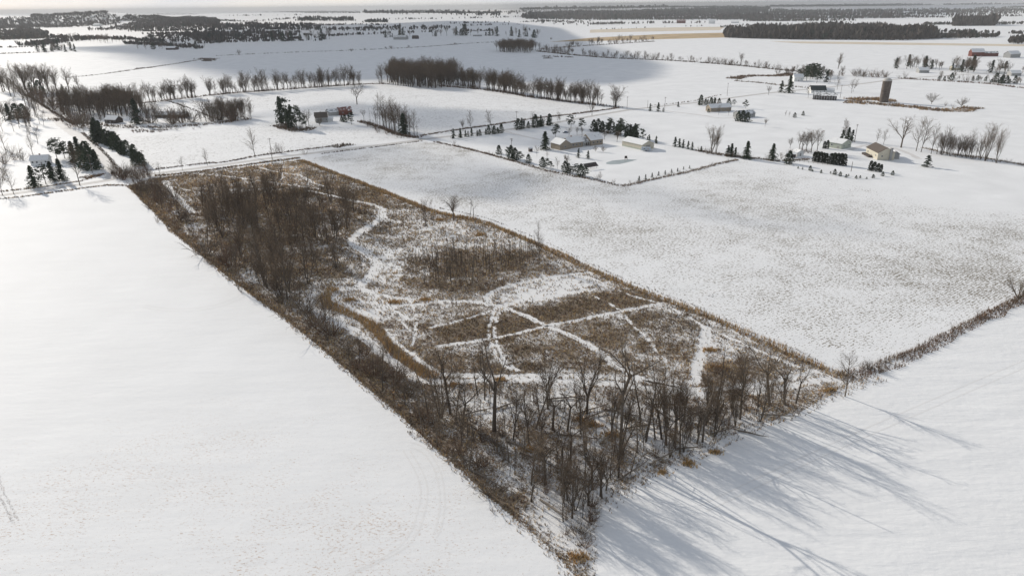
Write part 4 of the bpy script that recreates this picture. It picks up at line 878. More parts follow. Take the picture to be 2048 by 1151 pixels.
for nm, L_ in grp.items():
    merged('smaller_%ss' % nm, L_, 'the many smaller or farther %ss in groves and hedges' % nm.replace('_', ' '), 'trees' if 'tree' in nm else nm + 's')

# ------------------------------------------------------------------ far woods: one mass each, built from many simple trees
def wood_pts(poly, n):
    P = GP(poly); (a, b), (c, d) = P.min(0), P.max(0); X = []; 
    k = 0
    xs_, ys_ = [], []
    while k < n:
        x = a + rng.rand(n * 3) * (c - a); y = b + rng.rand(n * 3) * (d - b); m = inpoly(P, x, y); xs_.append(x[m]); ys_.append(y[m]); k += m.sum()
        if len(xs_) > 60: break
    return np.concatenate(xs_)[:n], np.concatenate(ys_)[:n]
def blob_trees(x, y, h, colr, wide=.32):
    """far trees of a few ragged upright tufts of twigs each"""
    n = len(x); z = np.asarray(terr(x, y)); out = []
    for k in range(5):
        a = rng.rand(n) * 3.1416; ox = rng.randn(n) * h * wide * .5; oy = rng.randn(n) * h * wide * .5; ww = h * (.10 + .12 * rng.rand(n)); top = h * (.72 + .35 * rng.rand(n)); mid = top * (.55 + .2 * rng.rand(n))
        dx, dy = np.cos(a) * ww, np.sin(a) * ww
        b = np.c_[x + ox * .3, y + oy * .3, z - .2]; l = np.c_[x + ox - dx, y + oy - dy, z + mid]; r_ = np.c_[x + ox + dx, y + oy + dy, z + mid * .9]; t = np.c_[x + ox, y + oy, z + top]
        out.append(np.stack([b, r_, t, l], 1))
    V = np.concatenate(out); C = np.repeat((colr * (.6 + .9 * rng.rand(len(V), 1)) if colr.ndim == 1 else colr), 4, axis=0)
    return V.reshape(-1, 3), C
WD = np.array([.075, .063, .054]); WG = np.array([.035, .045, .035]); WB = np.array([.11, .085, .07])
def wood(poly, n, h, label, name='far_wood', ever=.1, fill=None, wide=.32):
    x, y = wood_pts(poly, n); hh = h * (.5 + .75 * rng.rand(len(x)) ** 1.5) * (.6 + .8 * vnoise(x, y, h * 3.5))
    ev = rng.rand(len(x)) < ever
    p1 = blob_trees(x[~ev], y[~ev], hh[~ev], WD, wide); ps = [p1]
    if ev.any(): ps.append(blob_trees(x[ev], y[ev], hh[ev] * .9, WG, .2))
    if fill: ps.append(blob_trees(*wood_pts(poly, fill), np.full(fill, h * .35), WB, .5))
    V = np.concatenate([p[0] for p in ps]); C = np.concatenate([p[1] for p in ps])
    return tag(link(name, mesh_np(name, V, [np.arange(len(V)).reshape(-1, 4)], M['grass'], colors=C)), label, 'wood', kind='stuff')
# brown copse in the hedge: real branching trees merged
cop = []
def cprec(poly, n, hr, styles):
    P = GP(poly); x, y = wood_pts(poly, n)
    return [dict(style=RNG.choice(styles), x=float(a), y=float(b), h=RNG.uniform(*hr), wide=1) for a, b in zip(x, y)]
merged('brown_copse', cprec([(772, 166), (780, 156), (860, 158), (912, 163), (910, 174), (870, 177), (800, 172)], 210, (20, 37), ['spread', 'spread', 'upright']), 'dense brown copse in the middle of the long field hedge', 'copse', 'mid')
merged('dark_copse', cprec([(990, 103), (1000, 98), (1040, 98), (1075, 100), (1065, 107), (1010, 105)], 150, (20, 30), ['upright', 'spread']), 'dark copse at the left end of the far right hedge', 'copse')
wood([(1450, 76), (1450, 68), (1600, 62), (1750, 60), (1850, 66), (1880, 78), (1800, 81), (1700, 80), (1560, 79)], 5200, 25, 'long dark wood beyond the tan field', fill=2500)
wood([(1870, 78), (1880, 72), (1960, 72), (2000, 73), (1990, 76)], 300, 14, 'thin continuation of the long dark wood', ever=.3)
wood([(2015, 88), (2020, 80), (2120, 76), (2150, 90)], 300, 16, 'small wood at the right edge of the photo')
wood([(1905, 53), (1910, 47), (1985, 46), (1990, 52)], 700, 34, 'short wood beyond the long dark wood', fill=300)
wood([(1050, 39), (1040, 34), (1200, 28), (1290, 30), (1300, 40), (1200, 41)], 3000, 32, 'dark wood on the plain right of centre', ever=.3)
wood([(1180, 30), (1290, 22), (1450, 17), (1540, 17), (1530, 27), (1400, 30), (1300, 33)], 3500, 34, 'blue dark forest belt right of centre', ever=.3)
wood([(1430, 40), (1440, 36), (1540, 36), (1545, 40)], 500, 32, 'dark wood behind the white far farm', ever=.3)
wood([(1540, 14), (1700, 13), (1900, 8), (2200, 4), (2200, 1), (1540, 6)], 5000, 48, 'hazy forest on the right horizon', ever=.2)
wood([(1040, 22), (1300, 17), (1540, 9), (1540, 6), (1300, 10), (1040, 15)], 3500, 48, 'hazy forest on the middle horizon', ever=.2)
wood([(1540, 40), (1540, 20), (1650, 22), (1800, 22), (1820, 36), (1700, 40)], 1300, 26, 'scattered trees and woods of the far right plain', ever=.3)
wood([(1800, 30), (1850, 22), (2048, 18), (2150, 18), (2150, 26), (1900, 34)], 900, 26, 'scattered trees of the plain by the right horizon', ever=.3)
wood([(1290, 40), (1300, 28), (1540, 27), (1545, 36), (1440, 42)], 900, 24, 'scattered trees behind the far red barn', ever=.3)
wood([(725, 28), (740, 23), (900, 23), (1000, 27), (1000, 33), (960, 34), (850, 31)], 2600, 30, 'long dark wood on the rise left of centre', ever=.35)
wood([(600, 26), (560, 24), (640, 21), (720, 24), (720, 28)], 700, 28, 'wood on the horizon between the two snowy rises', ever=.3)
wood([(500, 24), (560, 22), (640, 22), (640, 25)], 400, 26, 'thin wood on the left horizon', ever=.3)
wood([(590, 43), (600, 38), (700, 38), (715, 43)], 420, 22, 'dark wood in the snowy rise left of centre', ever=.5)
wood([(725, 46), (740, 42), (770, 41), (780, 46)], 160, 20, 'small wood in the snowy rise near the farmyard', ever=.5)
wood([(170, 62), (640, 62), (640, 54), (560, 50), (400, 50), (240, 56)], 900, 20, 'loose groves across the left middle distance', ever=.25, wide=.5)
wood([(290, 86), (300, 72), (420, 66), (560, 66), (600, 72), (560, 82), (420, 88)], 620, 16, 'orchard like rows of trees in the left distance', ever=.15)
wood([(400, 76), (420, 72), (450, 72), (450, 84), (410, 85)], 150, 22, 'dense clump in the left distance', ever=.3)
wood([(640, 62), (700, 58), (900, 56), (900, 60), (700, 64)], 180, 16, 'thin grove before the snowy rise', ever=.2)
wood([(1050, 46), (1080, 42), (1180, 44), (1180, 54), (1100, 50)], 70, 15, 'scattered far trees at the centre', ever=.2)
wood([(0, 58), (120, 56), (240, 50), (240, 40), (215, 28), (200, 24), (150, 27), (60, 36), (0, 40), (-200, 50), (-200, 62)], 30000, 19, 'wooded ridge on the left horizon', 'ridge_forest', ever=.15, wide=.6)
wood([(240, 52), (280, 44), (400, 46), (440, 42), (440, 50), (330, 54)], 1200, 18, 'woods at the foot of the snowy rise', ever=.2, wide=.5)
wood([(240, 43), (250, 34), (300, 33), (370, 35), (430, 38), (440, 44), (330, 46)], 3800, 15, 'brown scrubby hillside right of the wooded ridge', 'hillside_scrub', ever=.1, wide=.5)
wood([(240, 30), (300, 25), (380, 26), (440, 28), (440, 31), (300, 28)], 260, 17, 'tree line on the left snowy rise', ever=.2)
wood([(0, 74), (0, 64), (60, 60), (100, 66), (90, 78)], 500, 18, 'dark wood at the far left edge', ever=.2)

def hedge_line(name, label, lines):
    Vs, Cs = [], []
    for pts, n, h, wd in lines:
        n = int(n * 1.5)
        C = catmull(GP(pts), 4); seg = np.hypot(*np.diff(C, axis=0).T); L = np.r_[0, np.cumsum(seg)]; s_ = np.sort(rng.rand(n)) * L[-1]
        m = vnoise(s_, s_ * 0 + h, L[-1] / 22) > .33; s_ = s_[m]; n = len(s_)
        x = np.interp(s_, L, C[:, 0]) + rng.randn(n) * wd; y = np.interp(s_, L, C[:, 1]) + rng.randn(n) * wd
        hh = h * (.35 + .8 * rng.rand(n)); ev = rng.rand(n) < .3
        for q, cc, w2 in ((~ev, WD, .35), (ev, WG, .22)):
            if q.any():
                v_, c_ = blob_trees(x[q], y[q], hh[q], cc, w2); Vs.append(v_); Cs.append(c_)
    V = np.concatenate(Vs); tag(link(name, mesh_np(name, V, [np.arange(len(V)).reshape(-1, 4)], M['grass'], colors=np.concatenate(Cs))), label, 'trees', kind='stuff')
hedge_line('distant_hedges', 'distant rows of hedges and orchard trees in the left background', [
    ([(250, 88), (330, 92), (400, 98)], 200, 12, 10), ([(120, 78), (250, 80), (330, 86)], 260, 14, 20), ([(60, 92), (110, 86), (200, 78)], 260, 15, 20), ([(270, 64), (400, 62), (640, 58)], 300, 14, 20), ([(300, 69), (450, 68), (600, 66)], 300, 12, 12),
    ([(380, 73), (500, 74), (620, 72)], 260, 11, 10), ([(400, 78), (520, 80), (640, 77)], 260, 10, 10), ([(400, 88), (500, 84), (640, 82)], 120, 9, 10), ([(0, 96), (90, 94)], 60, 6, 4), ([(0, 108), (110, 104)], 50, 4, 3),
    ([(0, 80), (70, 78), (130, 76)], 220, 16, 30), ([(440, 57), (520, 52), (600, 50), (640, 52)], 200, 16, 20), ([(640, 52), (720, 50), (780, 52)], 70, 14, 15), ([(240, 56), (350, 53), (460, 52)], 160, 10, 20), ([(440, 42), (500, 44), (560, 40), (600, 36)], 120, 16, 25),
    ([(640, 74), (780, 68), (900, 64), (1060, 62)], 160, 12, 12), ([(660, 60), (760, 57), (900, 53), (1040, 50)], 120, 12, 12), ([(780, 40), (900, 38), (1000, 36), (1060, 34)], 90, 15, 30), ([(900, 48), (1000, 46), (1100, 44)], 70, 14, 20),
    ([(300, 36), (400, 34), (500, 32), (600, 31)], 120, 14, 20)])
hedge_line('distant_hedges', 'distant rows of hedges and woods in the right background', [
    ([(1180, 50), (1290, 48), (1400, 47)], 140, 16, 20), ([(1290, 34), (1540, 32)], 420, 22, 60), ([(1300, 40), (1450, 38), (1600, 37)], 420, 20, 50), ([(1540, 27), (1700, 25), (1900, 22)], 420, 24, 80), ([(1540, 33), (1700, 31), (1850, 30)], 520, 22, 60),
    ([(1560, 38), (1700, 37), (1840, 36)], 420, 20, 40), ([(1500, 43), (1600, 43), (1700, 42)], 300, 18, 30), ([(1650, 22), (1850, 20), (2100, 14)], 420, 26, 60), ([(1850, 27), (1950, 24), (2100, 20)], 320, 22, 40), ([(1800, 34), (1900, 36), (2000, 34), (2100, 32)], 220, 15, 20),
    ([(1850, 50), (1910, 50)], 60, 14, 15), ([(1840, 64), (1950, 66), (2100, 70)], 120, 12, 10), ([(1980, 50), (2100, 48)], 80, 15, 15), ([(1060, 30), (1200, 26), (1300, 22)], 240, 30, 100), ([(1000, 26), (1100, 22), (1250, 18)], 240, 30, 120),
    ([(1200, 60), (1320, 56), (1440, 52)], 30, 8, 10), ([(1080, 42), (1140, 46), (1200, 46)], 60, 12, 10), ([(1440, 56), (1560, 50), (1700, 46)], 100, 12, 10)])

# ------------------------------------------------------------------ buildings
def wallmat(n, c): return mat_plain(n, c, scale=.7, var=.10)
def roofmat(name, c, thr):
    m, nt, b = newmat(name); v = coords(nt); f = noise(nt, v, .35, 4, .6)
    k = mth(nt, 'DIVIDE', mth(nt, 'SUBTRACT', f, thr), .08, clamp=True); nt.links.new(mixc(nt, k, c, (.78, .78, .77)), b.inputs['Base Color']); return m
M['brick'] = wallmat('tan_brick', (.30, .255, .20)); M['cream'] = wallmat('cream_siding', (.56, .52, .42)); M['white'] = wallmat('white_siding', (.72, .72, .70))
M['grey'] = wallmat('grey_siding', (.34, .34, .33)); M['red'] = wallmat('red_boards', (.15, .055, .042)); M['sage'] = wallmat('sage_siding', (.44, .47, .40)); M['dark'] = wallmat('dark_boards', (.08, .065, .06)); M['blue'] = wallmat('pale_blue_siding', (.42, .47, .52))
M['roofsnow'] = roofmat('snow_roof', (.25, .24, .23), .28); M['roofthin'] = roofmat('thin_snow_roof', (.2, .2, .2), .42); M['roofdark'] = roofmat('brown_shingle', (.12, .10, .085), .80); M['roofred'] = roofmat('red_metal_roof', (.20, .085, .065), .50); M['roofblack'] = roofmat('dark_roof', (.045, .055, .055), .72); M['metal'] = roofmat('metal_roof', (.5, .5, .48), .5)
M['glass'] = mat_plain('window_glass', (.05, .06, .07), rough=.15, var=.05); M['trim'] = mat_plain('white_trim', (.7, .7, .68), var=.05); M['doorm'] = mat_plain('door_paint', (.3, .28, .26), var=.1); M['chim'] = mat_plain('chimney_brick', (.2, .12, .09))
def prism_wall(L, W, h, rh, ridge):
    if ridge == 'x':
        return [(0, 0, -.1), (L, 0, -.1), (L, W, -.1), (0, W, -.1), (0, 0, h), (L, 0, h), (L, W, h), (0, W, h), (0, W / 2, h + rh), (L, W / 2, h + rh)], [(0, 1, 5, 4), (1, 2, 6, 9, 5), (2, 3, 7, 6), (3, 0, 4, 8, 7), (4, 5, 9, 8), (7, 8, 9, 6), (0, 3, 2, 1)]
    return [(0, 0, -.1), (L, 0, -.1), (L, W, -.1), (0, W, -.1), (0, 0, h), (L, 0, h), (L, W, h), (0, W, h), (L / 2, 0, h + rh), (L / 2, W, h + rh)], [(0, 1, 5, 8, 4), (1, 2, 6, 5), (2, 3, 7, 9, 6), (3, 0, 4, 7), (4, 8, 9, 7), (5, 6, 9, 8), (0, 3, 2, 1)]
def wing(root, x, y, L, W, h, rh, wm, rm, ridge='x', ov=.5, name='wall'):
    v_, f_ = prism_wall(L, W, h, rh, ridge); MB().poly([(a + x, b + y, c) for a, b, c in v_], f_).build(name, wm, root)
    t = .22; m = MB(); g = .05
    if ridge == 'x':
        k = rh / (W / 2)
        for s in (0, 1):
            y0_, y1_ = (y - ov, y + W / 2) if s == 0 else (y + W + ov, y + W / 2); za = h - ov * k + g; zb = h + rh + g
            p = [(x - ov, y0_, za), (x + L + ov, y0_, za), (x + L + ov, y1_, zb), (x - ov, y1_, zb)]; q = [(a, b, c + t) for a, b, c in p]
            fs = [(0, 3, 2, 1), (4, 5, 6, 7), (0, 1, 5, 4), (1, 2, 6, 5), (3, 0, 4, 7)]
            m.poly(p + q, fs if s == 0 else [f[::-1] for f in fs])
    else:
        k = rh / (L / 2)
        for s in (0, 1):
            x0_, x1_ = (x - ov, x + L / 2) if s == 0 else (x + L + ov, x + L / 2); za = h - ov * k + g; zb = h + rh + g
            p = [(x0_, y - ov, za), (x0_, y + W + ov, za), (x1_, y + W + ov, zb), (x1_, y - ov, zb)]; q = [(a, b, c + t) for a, b, c in p]
            fs = [(0, 1, 2, 3), (7, 6, 5, 4), (4, 5, 1, 0), (5, 6, 2, 1), (7, 4, 0, 3)]
            m.poly(p + q, fs if s == 0 else [f[::-1] for f in fs])
    return m.build('roof', rm, root)
def window(root, x, z, w_=1.1, h=1.2, y=0, axis='y', name='window', pm='glass'):
    if axis == 'y':
        fr = MB().box(x, y - .08, z, x + w_, y - .003, z + h).build(name, M['trim'] if pm == 'glass' else M[pm], root)
        MB().box(x + .1, y - .11, z + .1, x + w_ - .1, y - .083, z + h - .1).build('pane' if pm == 'glass' else 'panel', M['glass'] if pm == 'glass' else M['doorm'], fr)
    else:
        fr = MB().box(y + .003, x, z, y + .08, x + w_, z + h).build(name, M['trim'] if pm == 'glass' else M[pm], root)
        MB().box(y + .083, x + .1, z + .1, y + .11, x + w_ - .1, z + h - .1).build('pane' if pm == 'glass' else 'panel', M['glass'] if pm == 'glass' else M['doorm'], fr)
def chimney(root, x, y, z, h=1.6):
    MB().box(x, y, z, x + .8, y + .8, z + h).box(x - .06, y - .06, z + h, x + .86, y + .86, z + h + .15).build('chimney', M['chim'], root)
def house_at(name, label, cat, A, B, group=None):
    a = Vector(G(*A)); b = Vector(G(*B)); d = b - a; L = d.length
    if cat == 'x': pass
    ang = math.atan2(d.y, d.x)
    o = empty(name, (a.x, a.y, float(terr(a.x, a.y))), ang); tag(o, label, cat, group); return o, L
def simple(name, label, cat, A, B, W, h, rh, wm, rm, ridge='x', win=3, door=True, chim=False, sidewin=0, garage=False):
    o, L = house_at(name, label, cat, A, B); wing(o, 0, 0, L, W, h, rh, M[wm], M[rm], ridge)
    for i in range(win):
        xx = L * (i + .5) / win - .55
        if door and i == win // 2: window(o, xx, .05, 1.1, 2.1, pm='trim', name='door')
        else: window(o, xx, h * .42, 1.2, min(1.2, h * .35))
    for i in range(sidewin): window(o, W * (i + .5) / sidewin - .5, h * .42, 1.1, 1.1, y=L, axis='x')
    if garage: window(o, L * .62, .05, min(4.5, L * .3), 2.3, pm='trim', name='garage_door')
    if chim: chimney(o, L * .45, W * .55, h + rh * .7)
    return o, L
# brick ranch
o, L = house_at('ranch_house', 'long tan brick ranch house with snowy roofs and an attached garage wing', 'house', (1120, 300.5), (1206, 288.5))
gW = 12.0
wing(o, 0, 0, L * .24, gW, 4.3, 3.0, M['brick'], M['roofsnow'], 'y'); wing(o, L * .24 + .02, 1.2, L * .30, 11, 4.2, 3.2, M['brick'], M['roofsnow'], 'x')
wing(o, L * .54 + .04, 3.0, L * .17, 8.5, 3.8, 2.6, M['dark'], M['roofthin'], 'x'); wing(o, L * .71 + .06, .3, L * .29, 12, 4.4, 4.0, M['brick'], M['roofsnow'], 'x')
for q in (.30, .38, .46): window(o, L * q, 1.6, 1.5, 1.4, y=1.2)
for q in (.76, .85, .93): window(o, L * q, 1.6, 1.5, 1.4, y=.3)
window(o, L * .60, .05, 1.2, 2.2, y=3.0, name='door', pm='trim'); window(o, L * .1, 1.6, 1.2, 1.2)
for k in range(4): MB().box(L * .55 + k * L * .045, .9, 0, L * .55 + k * L * .045 + .18, 1.08, 3.0).build('porch_post', M['trim'], o)
MB().box(L * .545, .8, 3.0, L * .705, 3.2, 3.2).build('porch_roof', M['roofthin'], o); chimney(o, L * .36, 6.5, 6.6)
# cream pole barn
o, L = simple('pole_barn', 'long cream pole barn with snowy roof right of the brick ranch house', 'barn', (1244, 291.5), (1284, 300.5), 12, 4.0, 2.4, 'cream', 'roofsnow', win=0)
window(o, 3.5, .05, 4.5, 3.2, y=L, axis='x', name='garage_door', pm='trim'); MB().box(-.05, -.06, 0, L + .03, -.004, .9).build('lower_band', M['sage'], o)
o, L = simple('farmhouse', 'small white house in the yard at far left with dark chimney', 'house', (62, 331), (97, 329), 8, 3.6, 2.6, 'white', 'roofsnow', win=4, chim=True)
o, L = simple('hidden_house', 'small dark sided house with bright snowy roof in the trees by the side road', 'house', (210, 246), (232, 247), 9, 3.5, 3, 'dark', 'roofsnow', win=3)
o, L = simple('long_house', 'long low dark house among bare trees beyond the evergreen hedge', 'house', (310, 236), (370, 236), 9, 3.2, 2.4, 'dark', 'roofthin', win=6)
o, L = simple('farmhouse', 'grey white farmhouse with steep gable left of the red barn', 'house', (632, 246), (656, 244.5), 9, 5, 4, 'grey', 'roofdark', win=4, chim=True)
wing(o, L + .02, 1.5, 5, 6, 3, 1.5, M['white'], M['roofsnow'], 'x')
o, L = simple('red_barn', 'red barn with red metal roof and low grey lean to', 'barn', (680, 231), (705, 229), 12, 4.2, 3.0, 'red', 'roofred', win=2); wing(o, -11, 3, 10.9, 10, 3.6, 2.4, M['grey'], M['roofthin'], 'x')
o, L = simple('bungalow', 'tan grey bungalow with snowy roof and evergreens behind', 'house', (1421, 224), (1462, 222), 10, 4, 3, 'brick', 'roofsnow', win=5, chim=True)
o, L = simple('garage_block', 'grey garage with pale roof right of the bungalow', 'garage', (1478, 236), (1510, 234), 10, 3.6, 2.4, 'grey', 'roofthin', win=3)
o, L = simple('sage_garage', 'sage green garage with patchy snowy roof beside spruces', 'garage', (1656, 294), (1682, 298.5), 12, 4, 2.4, 'sage', 'roofsnow', win=2, sidewin=2); 
o, L = simple('storage_shed', 'small white gabled shed left of the arborvitae', 'shed', (1594, 313), (1607, 312), 5, 2.8, 1.5, 'white', 'roofsnow', 'y', win=1)
o, L = simple('storage_shed', 'low dark open shed beside the small white shed', 'shed', (1572, 314), (1591, 315), 4, 2.3, .7, 'dark', 'roofsnow', win=1)
o, L = simple('cream_house', 'cream house with brown shingle roof on the right snowy lot', 'house', (1731, 308), (1754, 320), 11, 5.0, 3.2, 'cream', 'roofdark', win=3, sidewin=2)
MB().box(-.5, -2.5, 0, L * .6, -.01, 1.2).build('deck', M['dark'], o); wing(o, L * .2, 11.02, L * .6, 5, 3.4, 1.6, M['grey'], M['roofthin'], 'x')
MB().box(L + .01, 7.5, 0, L + .9, 9, 8.3).build('chimney', M['grey'], o)
o, L = simple('long_barn', 'long low dark barn with pale roof left of the silo', 'barn', (1625, 199), (1672, 201), 14, 4.6, 2.6, 'dark', 'roofthin', win=7, door=False)
for k in range(9): MB().box(L * k / 9 + 1, -.25, 0, L * k / 9 + 1.3, -.004, 4.4).build('post', M['trim'], o)
o, L = simple('dark_roof_house', 'house with black green hip roof behind the long low barn', 'house', (1622, 186), (1652, 186), 12, 3.4, 4.5, 'white', 'roofblack', win=4); wing(o, L + .02, 1, 10, 9, 3.2, 2, M['white'], M['roofsnow'], 'x')
o, L = simple('white_house', 'white two storey house under pines by the far road', 'house', (1588, 163), (1606, 163), 11, 6, 3.5, 'white', 'roofsnow', win=3, chim=True)
o, L = simple('barn', 'dark red barn with snowy roof at the far right', 'barn', (1943, 113), (1968, 113), 16, 8, 6, 'red', 'roofsnow', win=2); wing(o, L + .02, 2, 26, 12, 6, 3, M['red'], M['roofthin'], 'x')
o, L = simple('barn', 'grey barn at the right edge beyond the farmsteads', 'barn', (2020, 116), (2040, 115), 14, 7, 5, 'grey', 'roofsnow', win=2)
for q, (a, b, c, d, h_) in enumerate([(1838, 146, 1858, 146, 4), (1985, 148, 2012, 149, 4), (2022, 152, 2042, 152, 4), (1905, 141, 1925, 141, 4)]):
    simple('farm_building', ['low house with snowy roof at the left of the far right farmsteads', 'long white roofed building in the far right farmsteads', 'small building at the right edge of the far right farmsteads', 'pale house half hidden in the middle of the far right farmsteads'][q], 'house', (a, b), (c, d), 12, h_, 3.4, ['grey', 'white', 'grey', 'cream'][q], 'roofsnow', win=3)
o, L = simple('grey_barn', 'grey far barn with gabled roof beside the far farmyard', 'barn', (787, 79.5), (812, 79.5), 22, 8, 6, 'grey', 'roofthin', win=4)
simple('barn', 'small dark barn right of the grey far barn', 'barn', (824, 78), (835, 78), 14, 6, 5, 'dark', 'roofdark', win=1)
simple('shed', 'long low shed at the right of the far farmyard', 'shed', (946, 73), (964, 73), 14, 5, 3, 'grey', 'roofsnow', win=2)
simple('barn', 'far red barn on the bright plain right of centre', 'barn', (1353, 47), (1371, 47), 30, 12, 8, 'red', 'roofred', win=1)
simple('farmhouse', 'white far farmhouse right of the far red barn', 'house', (1417, 48), (1430, 48), 30, 14, 9, 'white', 'roofsnow', win=2)
simple('shed', 'long pale shed right of the white far farmhouse', 'shed', (1462, 47), (1478, 47), 30, 8, 5, 'white', 'roofsnow', win=1)
simple('house', 'low house with snowy roof in the second far grove at left', 'house', (332, 100), (350, 100), 16, 5, 4, 'dark', 'roofsnow', win=2)
simple('barn', 'snow roofed barn below the wooded ridge', 'barn', (186, 53), (197, 53), 30, 10, 8, 'white', 'roofsnow', win=1)

# silo: staved cylinder, bands, dome
gx, gy = G(1767, 204); sz = hpx(gx, gy, 48); sr = 4.5
o = empty('silo', (gx, gy, 0)); tag(o, 'tall weathered concrete silo with domed top standing in brown weeds', 'silo')
MB().tube([(0, 0, -.2), (0, 0, sz * .88)], sr, 28).build('stave_wall', mat_plain('silo_concrete', (.12, .10, .085), scale=.4, var=.4), o)
m = MB(); 
for k in range(12): m.tube([(0, 0, 1.5 + k * sz * .07), (0, 0, 1.65 + k * sz * .07)], sr + .06, 28)
m.build('hoops', mat_plain('hoop_iron', (.16, .14, .12)), o)
MB().tube([(0, 0, sz * .88 + (sz * .12) * math.sin(t * 1.57)) for t in (0, .2, .4, .6, .8, .95)], [(sr + .1) * math.cos(t * 1.57) for t in (0, .2, .4, .6, .8, .95)], 28).build('dome', mat_plain('dome_metal', (.42, .40, .37), rough=.5, var=.2), o)
MB().box(-.7, sr - .25, 0, .7, sr + 1.0, sz * .6).build('chute', mat_plain('chute_wood', (.16, .13, .11)), o)

# utility poles
M['pole'] = mat_plain('pole_wood', (.15, .12, .10), scale=2)
POLES = [(124, 300, 26, 'left of the side road opposite the evergreen hedge'), (185, 346, 38, 'beside the evergreens left of the crossroads'), (289, 330, 30, 'at the near end of the evergreen hedge'), (242, 294, 26, 'halfway along the evergreen hedge'), (545, 322, 46, 'on the cross road right of the tall bare tree'),
         (835, 276, 24, 'at the end of the drive hedge by the road'), (1033, 256, 34, 'behind the gap between the two spruce rows'), (1023, 300, 24, 'with a transformer on the ranch lawn'), (1254, 217, 24, 'where the field hedge meets the road'), (1295, 216, 16, 'left of the road spruces'), (1329, 222, 28, 'right of the road spruces'), (1454, 192, 26, 'behind the bungalow by the bush'), (1680, 196, 26, 'right of the long low barn'), (1709, 284, 36, 'behind the spruces of the sage garage'), (1702, 343, 20, 'thin, on the lawn left of the four arborvitae')]
for a, b, hp_, lb in POLES:
    x, y = G(a, b); h = hpx(x, y, hp_); o = empty('utility_pole', (x, y, 0), .5); tag(o, 'wooden utility pole ' + lb, 'utility pole', 'utility poles')
    MB().tube([(0, 0, -.2), (0, 0, h)], [.2, .13], 8).build('pole', M['pole'], o)
    if hp_ > 22: MB().box(-1.3, -.1, h - .9, 1.3, .1, h - .65).build('crossarm', M['pole'], o)
    if 'transformer' in lb: MB().tube([(.5, 0, h - 2.4), (.5, 0, h - 1.3)], .32, 10).build('transformer', M['grey'], o)

# car at the crossroads
x, y = G(225, 347); o = empty('parked_car', (x, y, .02), math.atan2(*(np.array(G(205, 318)) - np.array(G(228, 356)))[::-1])); tag(o, 'small dark car standing on the snowy crossroads', 'car')
M['paint'] = mat_plain('car_paint', (.03, .03, .035), rough=.3, var=.05); M['tyre'] = mat_plain('tyre', (.02, .02, .02)); M['lamp'] = mat_plain('lamp_glass', (.6, .6, .55), rough=.2)
prof = [(-2.3, .35), (-2.35, .8), (-2.1, .95), (-1.7, 1.5), (.6, 1.55), (1.2, 1.0), (2.2, .88), (2.35, .6), (2.3, .35)]
n_ = len(prof); MB().poly([(a, -.9 if b < 1.2 else -.72, b) for a, b in prof] + [(a, .9 if b < 1.2 else .72, b) for a, b in prof], [tuple(range(n_)), tuple(range(2 * n_ - 1, n_ - 1, -1))] + [(i, i + n_, (i + 1) % n_ + n_, (i + 1) % n_) for i in range(n_)]).build('body', M['paint'], o)
MB().poly([(-1.6, -.86, 1.0), (.95, -.86, 1.0), (.5, -.76, 1.45), (-1.5, -.76, 1.45)], [(0, 1, 2, 3)]).poly([(-1.6, .86, 1.0), (.95, .86, 1.0), (.5, .76, 1.45), (-1.5, .76, 1.45)], [(3, 2, 1, 0)]).build('side_glass', M['glass'], o)
for a in (-1.4, 1.4):
    for s in (-1, 1):
        wv = MB().tube([(a, s * .72, .34), (a, s * .94, .34)], .34, 14).build('wheel', M['tyre'], o); MB().tube([(a, s * .935, .34), (a, s * .955, .34)], .2, 10).build('rim', M['grey'], wv)
for s in (-1, 1): MB().box(2.28, s * .62 - .16, .62, 2.37, s * .62 + .16, .78).build('headlight', M['lamp'], o)

c2 = empty('parked_car', (*G(1131, 266), .02), .4); tag(c2, 'small blue car parked on the snow behind the brick ranch house', 'car'); M['bluepaint'] = mat_plain('blue_paint', (.05, .09, .16), rough=.3, var=.05)
for ch in list(o.children):
    k_ = ch.copy(); col.objects.link(k_); k_.parent = c2
    if ch.name.startswith('body'): k_.data = ch.data.copy(); k_.data.materials[0] = M['bluepaint']
    for g_ in ch.children: j_ = g_.copy(); col.objects.link(j_); j_.parent = k_

# solar array on posts
a = Vector(G(1170, 340)); b = Vector(G(1195, 336)); d = b - a; o = empty('solar_array', (a.x, a.y, 0), math.atan2(d.y, d.x)); L = d.length; tag(o, 'low slanted solar panel rack on posts on the ranch lawn', 'solar rack')
MB().poly([(0, -1, 1.6), (L, -1, 1.6), (L, 2.2, 3.6), (0, 2.2, 3.6), (0, -1, 1.75), (L, -1, 1.75), (L, 2.2, 3.75), (0, 2.2, 3.75)], [(0, 3, 2, 1), (4, 5, 6, 7), (0, 1, 5, 4), (1, 2, 6, 5), (2, 3, 7, 6), (3, 0, 4, 7)]).build('panel', M['dark'], o)
for k in (.05, .5, .95): MB().box(L * k, .5, 0, L * k + .15, .65, 2.5).build('post', M['grey'], o)
